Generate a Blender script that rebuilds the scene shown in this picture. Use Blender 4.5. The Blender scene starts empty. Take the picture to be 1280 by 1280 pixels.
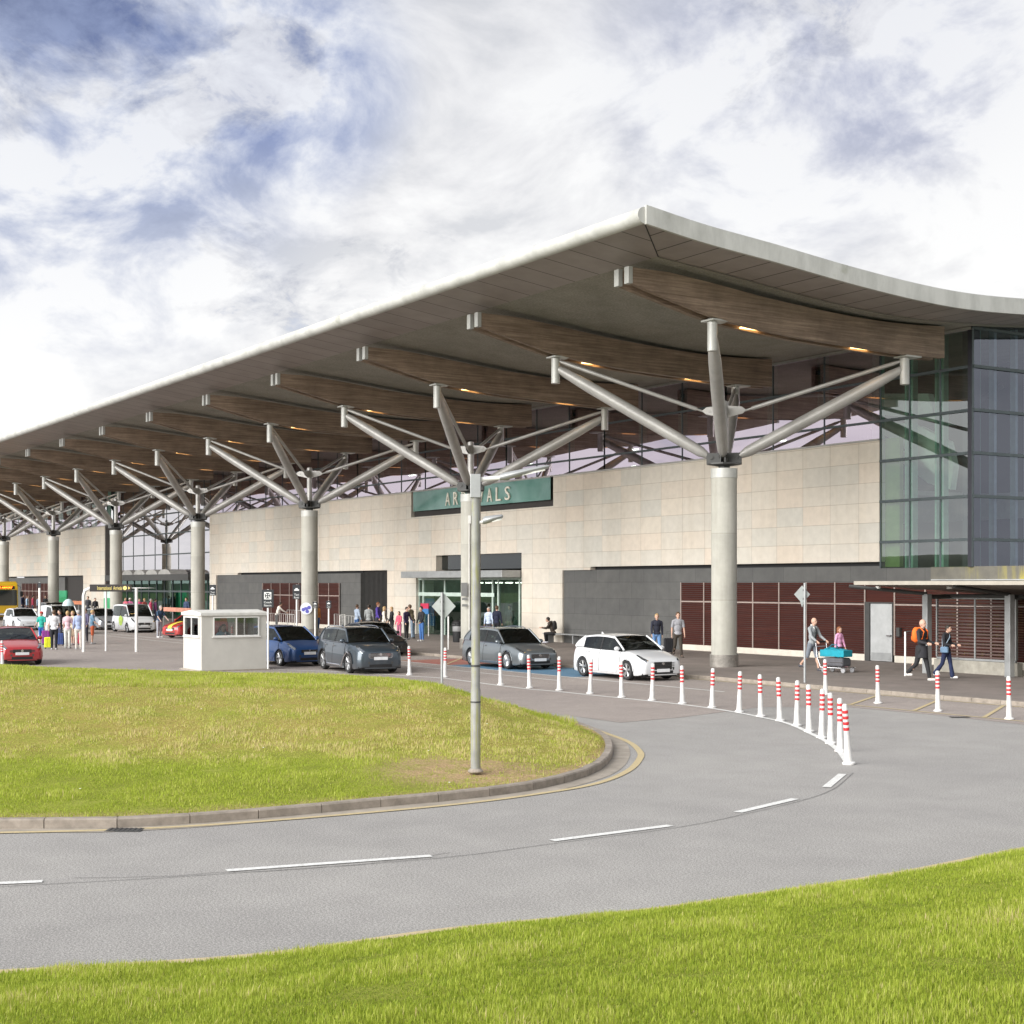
import bpy, bmesh, math, random
import numpy as np
from mathutils import Vector, Matrix, noise as mnoise
random.seed(7); rng = np.random.default_rng(11)
PI = math.pi
sc = bpy.context.scene
COL = sc.collection

# ------------------------------------------------------------------ camera geometry (metres, X along the facade, Y into the building)
EYE = 3.05; FPX = 1850.0; VPX = -520.0; HY = 730.0
TH = math.atan((640 - VPX) / FPX); CT, ST = math.cos(TH), math.sin(TH)
FW = Vector((-CT, ST, 0)); RT = Vector((ST, CT, 0))
def at_depth(px, z, h=0.0):
    k = (px - 640) / FPX
    return Vector((z * (-CT + k * ST), z * (ST + k * CT), h))
def G(px, py, h=0.0):                       # point of the ground (height h) seen at px,py
    return at_depth(px, FPX * (EYE - h) / (py - HY), h)
def onY(px, Y, h=0.0):                      # point on the vertical plane Y = const
    k = (px - 640) / FPX
    return at_depth(px, Y / (ST + k * CT), h)
def WX(px, Y=41.8): return onY(px, Y).x
def ZY(px, py, Y=41.8):
    k = (px - 640) / FPX
    return EYE + (HY - py) * (Y / (ST + k * CT)) / FPX

# ------------------------------------------------------------------ object helpers
def link(o, parent=None):
    COL.objects.link(o)
    if parent is not None: o.parent = parent
    return o
def tag(o, label=None, cat=None, group=None, kind=None):
    if label: o['label'] = label
    if cat: o['category'] = cat
    if group: o['group'] = group
    if kind: o['kind'] = kind
    return o
def thing(name, label, cat, loc=(0, 0, 0), rz=0.0, group=None):
    o = bpy.data.objects.new(name, None); link(o)
    o.location = loc; o.rotation_euler = (0, 0, rz); o.empty_display_size = .2
    return tag(o, label, cat, group)
def copy_tree(o, parent=None):
    c = o.copy(); link(c); c.parent = parent
    for ch in list(o.children): copy_tree(ch, c)
    return c

class MB:
    def __init__(s): s.v = []; s.f = []
    def add(s, vs, fs):
        b = len(s.v); s.v += [tuple(v) for v in vs]; s.f += [tuple(b + i for i in f) for f in fs]; return s
    def box(s, x0, x1, y0, y1, z0, z1, M=None):
        vs = [Vector((x, y, z)) for z in (z0, z1) for y in (y0, y1) for x in (x0, x1)]
        if M is not None: vs = [M @ v for v in vs]
        return s.add(vs, [(0, 2, 3, 1), (4, 5, 7, 6), (0, 1, 5, 4), (2, 6, 7, 3), (0, 4, 6, 2), (1, 3, 7, 5)])
    def cbox(s, c, d, M=None):
        return s.box(c[0]-d[0]/2, c[0]+d[0]/2, c[1]-d[1]/2, c[1]+d[1]/2, c[2]-d[2]/2, c[2]+d[2]/2, M)
    def rings(s, R, cap=True, closed=True):
        n = len(R[0]); vs = [p for r in R for p in r]; fs = []
        for i in range(len(R) - 1):
            for j in range(n if closed else n - 1):
                k = (j + 1) % n
                fs.append((i*n+j, i*n+k, (i+1)*n+k, (i+1)*n+j))
        if cap: fs.append(tuple(range(n))[::-1]); fs.append(tuple((len(R)-1)*n + i for i in range(n)))
        return s.add(vs, fs)
    def tube(s, pts, r, n=10, cap=True, flat=1.0):
        pts = [Vector(p) for p in pts]
        if not isinstance(r, (list, tuple)): r = [r] * len(pts)
        R = []; ref = None
        for i, p in enumerate(pts):
            a = pts[max(i-1, 0)]; b = pts[min(i+1, len(pts)-1)]
            t = (b - a).normalized()
            if ref is None: ref = Vector((0, 0, 1)) if abs(t.z) < .9 else Vector((1, 0, 0))
            u = t.cross(ref).normalized(); w = t.cross(u).normalized(); ref = -w if False else ref
            R.append([p + u * (r[i]*math.cos(2*PI*k/n)) + w * (r[i]*flat*math.sin(2*PI*k/n)) for k in range(n)])
        return s.rings(R, cap)
    def lathe(s, prof, n=24, c=(0, 0, 0), axis='z', cap=True):
        R = []
        for (r, h) in prof:
            ring = []
            for k in range(n):
                a = 2*PI*k/n; x, y = r*math.cos(a), r*math.sin(a)
                p = (x, y, h) if axis == 'z' else ((x, h, y) if axis == 'y' else (h, x, y))
                ring.append((p[0]+c[0], p[1]+c[1], p[2]+c[2]))
            R.append(ring)
        return s.rings(R, cap)
    def prism(s, poly, h0, h1, axis='z'):
        def mk(p, h): return (p[0], p[1], h) if axis == 'z' else ((p[0], h, p[1]) if axis == 'y' else (h, p[0], p[1]))
        n = len(poly); vs = [mk(p, h0) for p in poly] + [mk(p, h1) for p in poly]
        fs = [tuple(range(n))[::-1], tuple(range(n, 2*n))] + [(i, (i+1) % n, n+(i+1) % n, n+i) for i in range(n)]
        return s.add(vs, fs)
    def ball(s, c, r, n=12, m=8, M=None):
        if not isinstance(r, (list, tuple)): r = (r, r, r)
        vs = []; fs = []
        for i in range(1, m):
            t = PI*i/m
            for k in range(n):
                a = 2*PI*k/n
                vs.append(Vector((r[0]*math.sin(t)*math.cos(a), r[1]*math.sin(t)*math.sin(a), r[2]*math.cos(t))))
        vs += [Vector((0, 0, r[2])), Vector((0, 0, -r[2]))]
        for i in range(m-2):
            for k in range(n):
                q = (k+1) % n; fs.append((i*n+k, (i+1)*n+k, (i+1)*n+q, i*n+q))
        for k in range(n):
            q = (k+1) % n; fs.append((len(vs)-2, k, q)); fs.append((len(vs)-1, (m-2)*n+q, (m-2)*n+k))
        if M is not None: vs = [M @ v for v in vs]
        return s.add([v + Vector(c) for v in vs], fs)
    def grid(s, P):                             # P[i][j] points
        n, m = len(P), len(P[0])
        return s.add([p for r in P for p in r], [(i*m+j, (i+1)*m+j, (i+1)*m+j+1, i*m+j+1) for i in range(n-1) for j in range(m-1)])
    def mesh(s, name, mat, smooth=False, recalc=True):
        me = bpy.data.meshes.new(name); me.from_pydata(s.v, [], s.f)
        if recalc:
            bm = bmesh.new(); bm.from_mesh(me); bmesh.ops.recalc_face_normals(bm, faces=bm.faces); bm.to_mesh(me); bm.free()
        if mat: me.materials.append(mat)
        if smooth:
            me.polygons.foreach_set('use_smooth', [True]*len(me.polygons))
            me.set_sharp_from_angle(angle=smooth if smooth is not True else .7)
        return me
    def build(s, name, mat, parent=None, smooth=False, bevel=0, recalc=True):
        o = bpy.data.objects.new(name, s.mesh(name, mat, smooth, recalc)); link(o, parent)
        if bevel:
            b = o.modifiers.new('Bevel', 'BEVEL'); b.width = bevel; b.segments = 2; b.limit_method = 'ANGLE'
        return o
def Rz(a): return Matrix.Rotation(a, 4, 'Z')
def TR(loc, rz=0): return Matrix.Translation(loc) @ Rz(rz)
def interp(tab, x):
    if x <= tab[0][0]: return tab[0][1]
    for (a, u), (b, v) in zip(tab, tab[1:]):
        if x <= b: return u + (v-u)*(x-a)/(b-a)
    return tab[-1][1]
def catmull(P, n):
    P = [Vector(p) for p in P]; out = []
    Q = [2*P[0]-P[1]] + P + [2*P[-1]-P[-2]]
    for i in range(1, len(Q)-2):
        for k in range(n):
            t = k/n; a, b, c, d = Q[i-1], Q[i], Q[i+1], Q[i+2]
            out.append(.5*((2*b)+(c-a)*t+(2*a-5*b+4*c-d)*t*t+(3*b-a-3*c+d)*t**3))
    out.append(P[-1]); return out
def resample(P, n):
    L = [0]
    for a, b in zip(P, P[1:]): L.append(L[-1]+(b-a).length)
    out = []; j = 0
    for i in range(n):
        t = L[-1]*i/(n-1)
        while j < len(L)-2 and L[j+1] < t: j += 1
        out.append(P[j].lerp(P[j+1], (t-L[j])/max(L[j+1]-L[j], 1e-9)))
    return out

# ------------------------------------------------------------------ materials
class NT:
    def __init__(s, name):
        s.m = bpy.data.materials.new(name); s.m.use_nodes = True; s.n = s.m.node_tree.nodes; s.l = s.m.node_tree.links
        s.b = s.n['Principled BSDF']; s.out = s.n['Material Output']
        s.tc = s.n.new('ShaderNodeTexCoord')
    def node(s, t, **k):
        o = s.n.new(t)
        for a, v in k.items():
            if a in o.inputs and not hasattr(o, a): o.inputs[a].default_value = v
            else: setattr(o, a, v)
        return o
    def noise(s, scale, detail=4, rough=.5, vec=None, dist=0):
        o = s.n.new('ShaderNodeTexNoise'); o.inputs['Scale'].default_value = scale; o.inputs['Detail'].default_value = detail
        o.inputs['Roughness'].default_value = rough; o.inputs['Distortion'].default_value = dist
        s.l.new(vec if vec is not None else s.tc.outputs['Object'], o.inputs['Vector']); return o.outputs['Fac']
    def ramp(s, fac, stops):
        o = s.n.new('ShaderNodeValToRGB'); e = o.color_ramp.elements
        while len(e) < len(stops): e.new(.5)
        for i, (p, c) in enumerate(stops):
            e[i].position = p; e[i].color = (*c, 1) if len(c) == 3 else c
        s.l.new(fac, o.inputs['Fac']); return o.outputs['Color']
    def mix(s, fac, a, b, mode='MIX'):
        o = s.n.new('ShaderNodeMix'); o.data_type = 'RGBA'; o.blend_type = mode
        for sock, v in ((o.inputs[0], fac), (o.inputs[6], a), (o.inputs[7], b)):
            if hasattr(v, 'links') or hasattr(v, 'is_linked'): s.l.new(v, sock)
            elif isinstance(v, (int, float)): sock.default_value = v
            else: sock.default_value = (*v, 1)
        return o.outputs[2]
    def math(s, op, a, b=0.0, c=None):
        o = s.n.new('ShaderNodeMath'); o.operation = op
        for i, v in enumerate((a, b) + ((c,) if c is not None else ())):
            if hasattr(v, 'is_linked'): s.l.new(v, o.inputs[i])
            else: o.inputs[i].default_value = v
        return o.outputs[0]
    def sep(s, vec):
        o = s.n.new('ShaderNodeSeparateXYZ'); s.l.new(vec, o.inputs[0]); return o.outputs
    def comb(s, x, y, z):
        o = s.n.new('ShaderNodeCombineXYZ')
        for i, v in enumerate((x, y, z)):
            if hasattr(v, 'is_linked'): s.l.new(v, o.inputs[i])
            else: o.inputs[i].default_value = v
        return o.outputs[0]
    def scale(s, sx, sy, sz, vec=None):
        o = s.n.new('ShaderNodeMapping'); o.inputs['Scale'].default_value = (sx, sy, sz)
        s.l.new(vec if vec is not None else s.tc.outputs['Object'], o.inputs['Vector']); return o.outputs[0]
    def bump(s, h, strength=.3, dist=.02):
        o = s.n.new('ShaderNodeBump'); o.inputs['Strength'].default_value = strength; o.inputs['Distance'].default_value = dist
        s.l.new(h, o.inputs['Height']); s.l.new(o.outputs[0], s.b.inputs['Normal'])
    def set(s, **k):
        for a, v in k.items():
            i = s.b.inputs[a.replace('_', ' ')]
            if hasattr(v, 'is_linked'): s.l.new(v, i)
            else: i.default_value = (*v, 1) if isinstance(v, (tuple, list)) and len(v) == 3 and i.type == 'RGBA' else v
        return s
_mc = {}
def plain(name, col, rough=.5, metal=0.0, var=.12, sc_=3.0, coat=0.0, bump=0.0):
    if name in _mc: return _mc[name]
    t = NT(name); n = t.noise(sc_, 5, .6)
    lo = tuple(c*(1-var) for c in col); hi = tuple(min(c*(1+var), 1) for c in col)
    t.set(Base_Color=t.ramp(n, [(.3, lo), (.7, hi)]), Roughness=rough, Metallic=metal)
    if coat: t.set(Coat_Weight=coat, Coat_Roughness=.05)
    if bump: t.bump(t.noise(sc_*12, 3), bump, .01)
    _mc[name] = t.m; return t.m
def paint(name, col, metal=0.0):
    if name in _mc: return _mc[name]
    t = NT(name); z = t.sep(t.tc.outputs['Object'])[2]
    dirt = t.math('MULTIPLY', t.math('SMOOTHSTEP' if False else 'SUBTRACT', .55, z), 1.2)
    d = t.math('MULTIPLY', t.math('MAXIMUM', dirt, 0.0), t.noise(9, 4))
    c = t.mix(d, col, (.16, .14, .12))
    t.set(Base_Color=c, Roughness=.32, Metallic=metal, Coat_Weight=.9, Coat_Roughness=.04)
    _mc[name] = t.m; return t.m
def emit(name, col, st):
    if name in _mc: return _mc[name]
    t = NT(name); t.set(Base_Color=col, Emission_Color=col, Emission_Strength=st); _mc[name] = t.m; return t.m
def glass(name, trans, refl, fac, rough=.0, wob=0.0):
    if name in _mc: return _mc[name]
    t = NT(name); T = t.node('ShaderNodeBsdfTransparent'); T.inputs[0].default_value = (*trans, 1)
    Gl = t.node('ShaderNodeBsdfGlossy'); Gl.inputs['Color'].default_value = (*refl, 1); Gl.inputs['Roughness'].default_value = rough
    if wob:
        o = t.n.new('ShaderNodeBump'); o.inputs['Strength'].default_value = wob; o.inputs['Distance'].default_value = .02
        t.l.new(t.noise(.45, 2), o.inputs['Height']); t.l.new(o.outputs[0], Gl.inputs['Normal'])
    lw = t.node('ShaderNodeLayerWeight'); lw.inputs['Blend'].default_value = .25
    f = t.math('MAXIMUM', lw.outputs['Fresnel'], fac)
    M = t.node('ShaderNodeMixShader'); t.l.new(f, M.inputs[0]); t.l.new(T.outputs[0], M.inputs[1]); t.l.new(Gl.outputs[0], M.inputs[2])
    t.l.new(M.outputs[0], t.out.inputs['Surface']); _mc[name] = t.m; return t.m

def m_stone():
    t = NT('stone_cladding'); s = t.sep(t.tc.outputs['Object'])
    v = t.comb(s[0], s[2], 0.0)
    b = t.node('ShaderNodeTexBrick'); b.offset = 0.0; b.squash = 1.0
    for k, q in (('Scale', 1.0), ('Mortar Size', .008), ('Mortar Smooth', .1), ('Bias', 0.0), ('Brick Width', 1.55), ('Row Height', .77)): b.inputs[k].default_value = q
    b.inputs['Color1'].default_value = (.635, .59, .515, 1); b.inputs['Color2'].default_value = (.60, .565, .50, 1); b.inputs['Mortar'].default_value = (.36, .31, .25, 1)
    t.l.new(v, b.inputs['Vector'])
    # second, per-slab hue jitter
    fx = t.math('FLOOR', t.math('DIVIDE', s[0], 1.55)); fz = t.math('FLOOR', t.math('DIVIDE', s[2], .77))
    wn = t.node('ShaderNodeTexWhiteNoise'); wn.noise_dimensions = '2D'; t.l.new(t.comb(fx, fz, 0.0), wn.inputs['Vector'])
    j = t.ramp(wn.outputs['Value'], [(0, (.93, .95, .96)), (.35, (1.0, .99, .98)), (.7, (1.03, 1.0, .97)), (1, (1.04, .975, .93))])
    c = t.mix(1.0, b.outputs['Color'], j, 'MULTIPLY')
    n = t.ramp(t.noise(3.2, 8, .65), [(.3, (.90, .90, .90)), (.7, (1.07, 1.07, 1.07))])
    c = t.mix(.8, c, n, 'MULTIPLY')
    st = t.ramp(t.noise(1.0, 4, .6, t.scale(1.2, 1, .12)), [(.5, (1, 1, 1)), (.8, (.85, .82, .78))])
    c = t.mix(.7, c, st, 'MULTIPLY')
    t.set(Base_Color=c, Roughness=.75); t.bump(b.outputs['Fac'], -.4, .01); return t.m
def m_dark():
    t = NT('dark_stone_cladding'); s = t.sep(t.tc.outputs['Object']); v = t.comb(s[0], s[2], 0.0)
    b = t.node('ShaderNodeTexBrick'); b.offset = .5
    for k, q in (('Scale', 1.0), ('Mortar Size', .007), ('Mortar Smooth', .1), ('Bias', 0.0), ('Brick Width', 1.9), ('Row Height', .785)): b.inputs[k].default_value = q
    b.inputs['Color1'].default_value = (.105, .104, .10, 1); b.inputs['Color2'].default_value = (.09, .09, .088, 1); b.inputs['Mortar'].default_value = (.04, .04, .04, 1)
    t.l.new(v, b.inputs['Vector'])
    n = t.ramp(t.noise(2, 7, .6), [(.3, (.82, .82, .82)), (.75, (1.2, 1.2, 1.18))])
    t.set(Base_Color=t.mix(.8, b.outputs['Color'], n, 'MULTIPLY'), Roughness=.6); return t.m
def m_algae():
    t = NT('stained_parapet_stone'); s = t.tc.outputs['Object']
    v = t.scale(4.5, 1, .5); n = t.noise(1.0, 6, .7, v); n2 = t.noise(.35, 3)
    m = t.math('MULTIPLY', t.ramp(n, [(.45, (0, 0, 0)), (.62, (1, 1, 1))]), t.ramp(n2, [(.42, (0, 0, 0)), (.6, (1, 1, 1))]))
    c = t.mix(m, t.ramp(t.noise(2, 6), [(.3, (.11, .105, .09)), (.7, (.17, .16, .13))]), (.42, .36, .05))
    t.set(Base_Color=c, Roughness=.8); return t.m
def m_louvre():
    t = NT('brown_timber_louvre'); n = t.noise(1.0, 6, .6, t.scale(.4, 1, 9))
    t.set(Base_Color=t.ramp(n, [(.25, (.036, .010, .008)), (.55, (.062, .017, .012)), (.8, (.09, .026, .018))]), Roughness=.7, Specular_IOR_Level=.2); return t.m
def m_wood():
    t = NT('glulam_timber'); n = t.noise(1.0, 8, .65, t.scale(6, .5, 16)); n2 = t.noise(1.0, 5, .7, t.scale(2, .35, 4))
    c = t.ramp(n, [(.25, (.12, .082, .056)), (.5, (.235, .170, .122)), (.8, (.42, .325, .245))])
    c = t.mix(.6, c, t.ramp(n2, [(.35, (.75, .72, .7)), (.6, (1.1, 1.1, 1.1))]), 'MULTIPLY')
    blot = t.ramp(t.noise(.9, 6, .7), [(.35, (.70, .69, .68)), (.65, (1.12, 1.12, 1.12))]); c = t.mix(.8, c, blot, 'MULTIPLY')
    t.set(Base_Color=c, Roughness=.6); t.bump(n, .2, .01); return t.m
def m_concrete(name='concrete', base=(.42, .41, .37), band=True):
    t = NT(name); s = t.sep(t.tc.outputs['Object'])
    n = t.noise(1.6, 8, .65); st = t.noise(1.0, 5, .6, t.scale(3.5, 3.5, .25)); fine = t.noise(30, 4, .6)
    c = t.ramp(n, [(.25, tuple(x*.85 for x in base)), (.75, tuple(x*1.12 for x in base))])
    c = t.mix(.7, c, t.ramp(st, [(.4, (1.04, 1.04, 1.03)), (.7, (.80, .79, .75))]), 'MULTIPLY')
    if band:
        w = t.math('FRACT', t.math('DIVIDE', s[2], 2.37))
        j = t.ramp(w, [(0, (.55, .55, .52)), (.012, (1, 1, 1)), (.99, (1, 1, 1))])
        c = t.mix(.8, c, j, 'MULTIPLY')
        wn = t.node('ShaderNodeTexWhiteNoise'); wn.noise_dimensions = '1D'; t.l.new(t.math('FLOOR', t.math('DIVIDE', s[2], 2.37)), wn.inputs['W'])
        c = t.mix(.6, c, t.ramp(wn.outputs['Value'], [(0, (.86, .86, .84)), (1, (1.06, 1.06, 1.04))]), 'MULTIPLY')
    t.set(Base_Color=c, Roughness=.8); t.bump(fine, .25, .004); return t.m
def m_panels(name, col, px, py, mort=.012):
    t = NT(name); b = t.node('ShaderNodeTexBrick'); b.offset = 0
    for k, q in (('Scale', 1.0), ('Mortar Size', mort), ('Mortar Smooth', .0), ('Bias', 0.0), ('Brick Width', px), ('Row Height', py)): b.inputs[k].default_value = q
    b.inputs['Color1'].default_value = (*col, 1); b.inputs['Color2'].default_value = (*[c*.9 for c in col], 1); b.inputs['Mortar'].default_value = (.03, .028, .025, 1)
    t.l.new(t.tc.outputs['Object'], b.inputs['Vector'])
    n = t.ramp(t.noise(1.1, 6, .6), [(.3, (.84, .84, .82)), (.7, (1.1, 1.1, 1.1))])
    t.set(Base_Color=t.mix(.8, b.outputs['Color'], n, 'MULTIPLY'), Roughness=.5, Metallic=.2); return t.m
def m_soffit():
    t = NT('meshed_soffit'); n = t.noise(14, 6, .75); n2 = t.noise(.8, 5, .6)
    c = t.ramp(n, [(.3, (.19, .18, .155)), (.55, (.30, .285, .25)), (.75, (.41, .39, .345))])
    c = t.mix(.8, c, t.ramp(n2, [(.3, (.75, .77, .72)), (.7, (1.1, 1.08, 1.05))]), 'MULTIPLY')
    t.set(Base_Color=c, Roughness=.9); t.bump(n, .5, .03); return t.m
def m_fascia():
    t = NT('weathered_white_roof_edge'); n = t.noise(1.0, 6, .65, t.scale(1.3, 1.3, .5)); n2 = t.noise(.7, 5, .7)
    c = t.ramp(n, [(.3, (.36, .36, .335)), (.6, (.50, .50, .47))])
    sp = t.ramp(n2, [(.60, (1, 1, 1)), (.72, (.60, .61, .50))])
    c = t.mix(.6, c, sp, 'MULTIPLY'); t.set(Base_Color=c, Roughness=.55); return t.m
def m_asphalt(name, a, b, warm=(1, 1, 1)):
    t = NT(name); f = t.noise(34, 4, .9); sp = t.noise(62, 2, .8); big = t.noise(.22, 5, .6); mid = t.noise(1.3, 4, .6)
    c = t.ramp(f, [(.36, a), (.64, b)])
    c = t.mix(.75, c, t.ramp(sp, [(.36, (.50, .50, .51)), (.5, (1, 1, 1)), (.64, (1.65, 1.63, 1.6))]), 'MULTIPLY')
    c = t.mix(.8, c, t.ramp(big, [(.3, (.86, .86, .87)), (.7, (1.1, 1.1, 1.09))]), 'MULTIPLY')
    c = t.mix(.5, c, t.ramp(mid, [(.35, (.88, .88, .88)), (.65, (1.08, 1.08, 1.08))]), 'MULTIPLY')
    c = t.mix(1.0, c, warm, 'MULTIPLY')
    t.set(Base_Color=c, Roughness=.88); t.bump(t.noise(90, 2, .7), .35, .006); return t.m
def m_line(name, col, wear=.5):
    t = NT(name); n = t.noise(26, 4, .8); n2 = t.noise(2.5, 4, .7)
    k = t.math('MULTIPLY', t.ramp(n, [(.38, (1, 1, 1)), (.60, (0, 0, 0))]), t.math('ADD', t.math('MULTIPLY', n2, wear), wear*.3))
    t.set(Base_Color=t.mix(k, col, (.2, .19, .18)), Roughness=.75); return t.m
def m_grass(name, dryattr=False):
    t = NT(name); n = t.noise(1.3, 6, .7); f = t.noise(28, 5, .75)
    c = t.ramp(n, [(.3, (.20, .23, .028)), (.55, (.29, .32, .048)), (.8, (.37, .39, .08))])
    if dryattr:
        a = t.node('ShaderNodeAttribute'); a.attribute_name = 'dry'
        st = t.noise(1.0, 7, .8, t.scale(.9, .9, 3.0)); 
        d = t.math('MULTIPLY', a.outputs['Fac'], t.ramp(st, [(.38, (.10, .10, .10)), (.58, (.95, .95, .95))]))
        dc = t.ramp(f, [(.3, (.25, .19, .05)), (.55, (.38, .31, .09)), (.75, (.52, .44, .21))])
        c = t.mix(d, c, dc)
        a2 = t.node('ShaderNodeAttribute'); a2.attribute_name = 'bare'
        c = t.mix(t.math('MULTIPLY', a2.outputs['Fac'], t.ramp(t.noise(4, 5, .7), [(.3, (.2, .2, .2)), (.55, (1, 1, 1))])), c, t.ramp(f, [(.3, (.30, .19, .10)), (.7, (.60, .44, .26))]))
    c = t.mix(.65, c, t.ramp(f, [(.3, (.5, .5, .45)), (.65, (1.25, 1.25, 1.2))]), 'MULTIPLY')
    t.set(Base_Color=c, Roughness=.9, Specular_IOR_Level=.15); t.bump(f, .8, .04); return t.m
def m_blade(name):
    t = NT(name); a = t.node('ShaderNodeAttribute'); a.attribute_name = 'tint'
    c = t.ramp(a.outputs['Fac'], [(0, (.165, .235, .022)), (.35, (.32, .40, .040)), (.7, (.46, .52, .08)), (.88, (.58, .57, .18)), (1, (.66, .55, .28))])
    t.set(Base_Color=c, Roughness=.6, Specular_IOR_Level=.25)
    tr = t.node('ShaderNodeBsdfTranslucent'); t.l.new(c, tr.inputs[0]); M = t.node('ShaderNodeMixShader'); M.inputs[0].default_value = .45
    t.l.new(t.b.outputs[0], M.inputs[1]); t.l.new(tr.outputs[0], M.inputs[2]); t.l.new(M.outputs[0], t.out.inputs['Surface']); return t.m
def m_kerb():
    t = NT('kerb_concrete'); n = t.noise(5, 6, .7); a = t.ramp(n, [(.3, (.20, .172, .142)), (.7, (.36, .31, .26))])
    t.set(Base_Color=a, Roughness=.9); t.bump(t.noise(60, 3), .4, .005); return t.m
def m_pave():
    t = NT('pavement_slabs'); b = t.node('ShaderNodeTexBrick'); b.offset = .5
    for k, q in (('Scale', 1.0), ('Mortar Size', .006), ('Mortar Smooth', .1), ('Bias', 0.0), ('Brick Width', .6), ('Row Height', .4)): b.inputs[k].default_value = q
    b.inputs['Color1'].default_value = (.225, .19, .168, 1); b.inputs['Color2'].default_value = (.20, .17, .15, 1); b.inputs['Mortar'].default_value = (.10, .09, .08, 1)
    t.l.new(t.tc.outputs['Object'], b.inputs['Vector'])
    c = t.mix(.8, b.outputs['Color'], t.ramp(t.noise(.5, 6, .65), [(.3, (.75, .75, .75)), (.7, (1.15, 1.15, 1.15))]), 'MULTIPLY')
    t.set(Base_Color=c, Roughness=.85); return t.m
M = dict(
    stone=m_stone(), dark=m_dark(), algae=m_algae(), louvre=m_louvre(), wood=m_wood(), conc=m_concrete(), edge=m_panels('soffit_edge_panels', (.34, .30, .28), 50, 1.0, .022),
    edge2=m_panels('soffit_front_panels', (.34, .30, .28), 1.35, 50, .022), soffit=m_soffit(), fascia=m_fascia(),
    roofmetal=plain('roof_metal', (.45, .46, .46), .45, .3), asphalt=m_asphalt('asphalt', (.21, .202, .19), (.40, .385, .365)),
    oldasphalt=m_asphalt('forecourt_asphalt', (.23, .198, .18), (.36, .315, .285)), white=m_line('white_road_paint', (.78, .78, .75)),
    yellow=m_line('yellow_road_paint', (.56, .45, .24)), red=m_line('red_bay_paint', (.40, .095, .065), .9), blue=m_line('blue_bay_paint', (.045, .19, .33), .8),
    gutter=plain('gutter_concrete', (.33, .29, .24), .9, 0, .2, 3), kerb=m_kerb(), pave=m_pave(),
    turf=m_grass('turf', True), blade=m_blade('grass_blade'), steel=plain('painted_grey_steel', (.40, .39, .37), .42, .25, .15, 1.5),
    darksteel=plain('dark_steel', (.07, .07, .068), .5, .3), postgrey=plain('grey_post_metal', (.36, .37, .37), .45, .4), white_m=plain('white_metal', (.75, .74, .71), .4, 0, .06),
    plinth=plain('cream_plinth', (.62, .58, .50), .8, 0, .1), black=plain('matt_black', (.012, .012, .013), .6, 0, .1), rubber=plain('tyre_rubber', (.018, .018, .019), .8),
    rail=plain('pale_louvre_rail', (.32, .26, .23), .5), alu=plain('alloy_wheel', (.55, .56, .57), .3, .8), chrome=plain('chrome_trim', (.7, .7, .72), .15, 1.0),
    frame=plain('window_frame', (.09, .11, .115), .4, .4), fin=plain('green_glass_fin', (.28, .46, .39), .25), letter=plain('cream_letters', (.78, .74, .64), .5),
    cap=plain('column_capital', (.47, .47, .44), .4, .1), plate=plain('number_plate_white', (.72, .73, .74), .4), signface=plain('sign_back_grey', (.42, .45, .44), .45, .3),
    glassC=glass('corner_front_glass', (.62, .78, .68), (.85, .88, .88), .30, 0, .03), glassA=glass('facade_glass', (.34, .42, .38), (1.0, .88, 1.0), .60, 0, .03), glassB=glass('corner_glass', (.62, .70, .74), (.55, .58, .68), .22, 0, .03),
    glassG=glass('door_glass', (.50, .66, .58), (.75, .9, .85), .22), glassBooth=glass('booth_glass', (.7, .74, .74), (.9, .9, .9), .15),
    lamp=emit('warm_downlight', (1.0, .60, .22), 3.2), ceil=emit('interior_ceiling_light', (1, .95, .85), 4.0), cargl=glass('car_glass', (.36, .40, .38), (.9, .95, .95), .10), head=glass('lamp_lens', (.75, .77, .8), (1, 1, 1), .3),
    tint=NT('tinted_car_glass').set(Base_Color=(.012, .016, .016), Roughness=.04, Specular_IOR_Level=.9).m,
)
# ================================================================== world, sun, camera
w = bpy.data.worlds.new('World'); sc.world = w; w.use_nodes = True
wn, wl = w.node_tree.nodes, w.node_tree.links
bg = wn['Background']; bg.inputs['Strength'].default_value = SKY_ST = .1
SUN_EL, SUN_AZ = math.radians(19), math.radians(172)     # azimuth of the direction TO the sun, from +Y clockwise
sky = wn.new('ShaderNodeTexSky'); sky.sky_type = 'NISHITA'; sky.sun_disc = False
sky.sun_elevation = SUN_EL; sky.sun_rotation = SUN_AZ; sky.air_density = 1.0; sky.dust_density = 1.0
tc = wn.new('ShaderNodeTexCoord')
def wmath(op, a, b=0.0, c=0.0):
    o = wn.new('ShaderNodeMath'); o.operation = op
    for i, v in enumerate((a, b, c)):
        if hasattr(v, 'is_linked'): wl.new(v, o.inputs[i])
        else: o.inputs[i].default_value = v
    return o.outputs[0]
def wramp(f, st, interp='LINEAR'):
    o = wn.new('ShaderNodeValToRGB'); e = o.color_ramp.elements; o.color_ramp.interpolation = interp
    while len(e) < len(st): e.new(.5)
    for i, (p, c) in enumerate(st): e[i].position = p; e[i].color = (*c, 1)
    wl.new(f, o.inputs[0]); return o.outputs[0]
def wmix(f, a, b, mode='MIX'):
    o = wn.new('ShaderNodeMix'); o.data_type = 'RGBA'; o.blend_type = mode
    for s_, v in ((o.inputs[0], f), (o.inputs[6], a), (o.inputs[7], b)):
        if hasattr(v, 'is_linked'): wl.new(v, s_)
        elif isinstance(v, (int, float)): s_.default_value = v
        else: s_.default_value = (*v, 1)
    return o.outputs[2]
sp = wn.new('ShaderNodeSeparateXYZ'); wl.new(tc.outputs['Generated'], sp.inputs[0])
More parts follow.
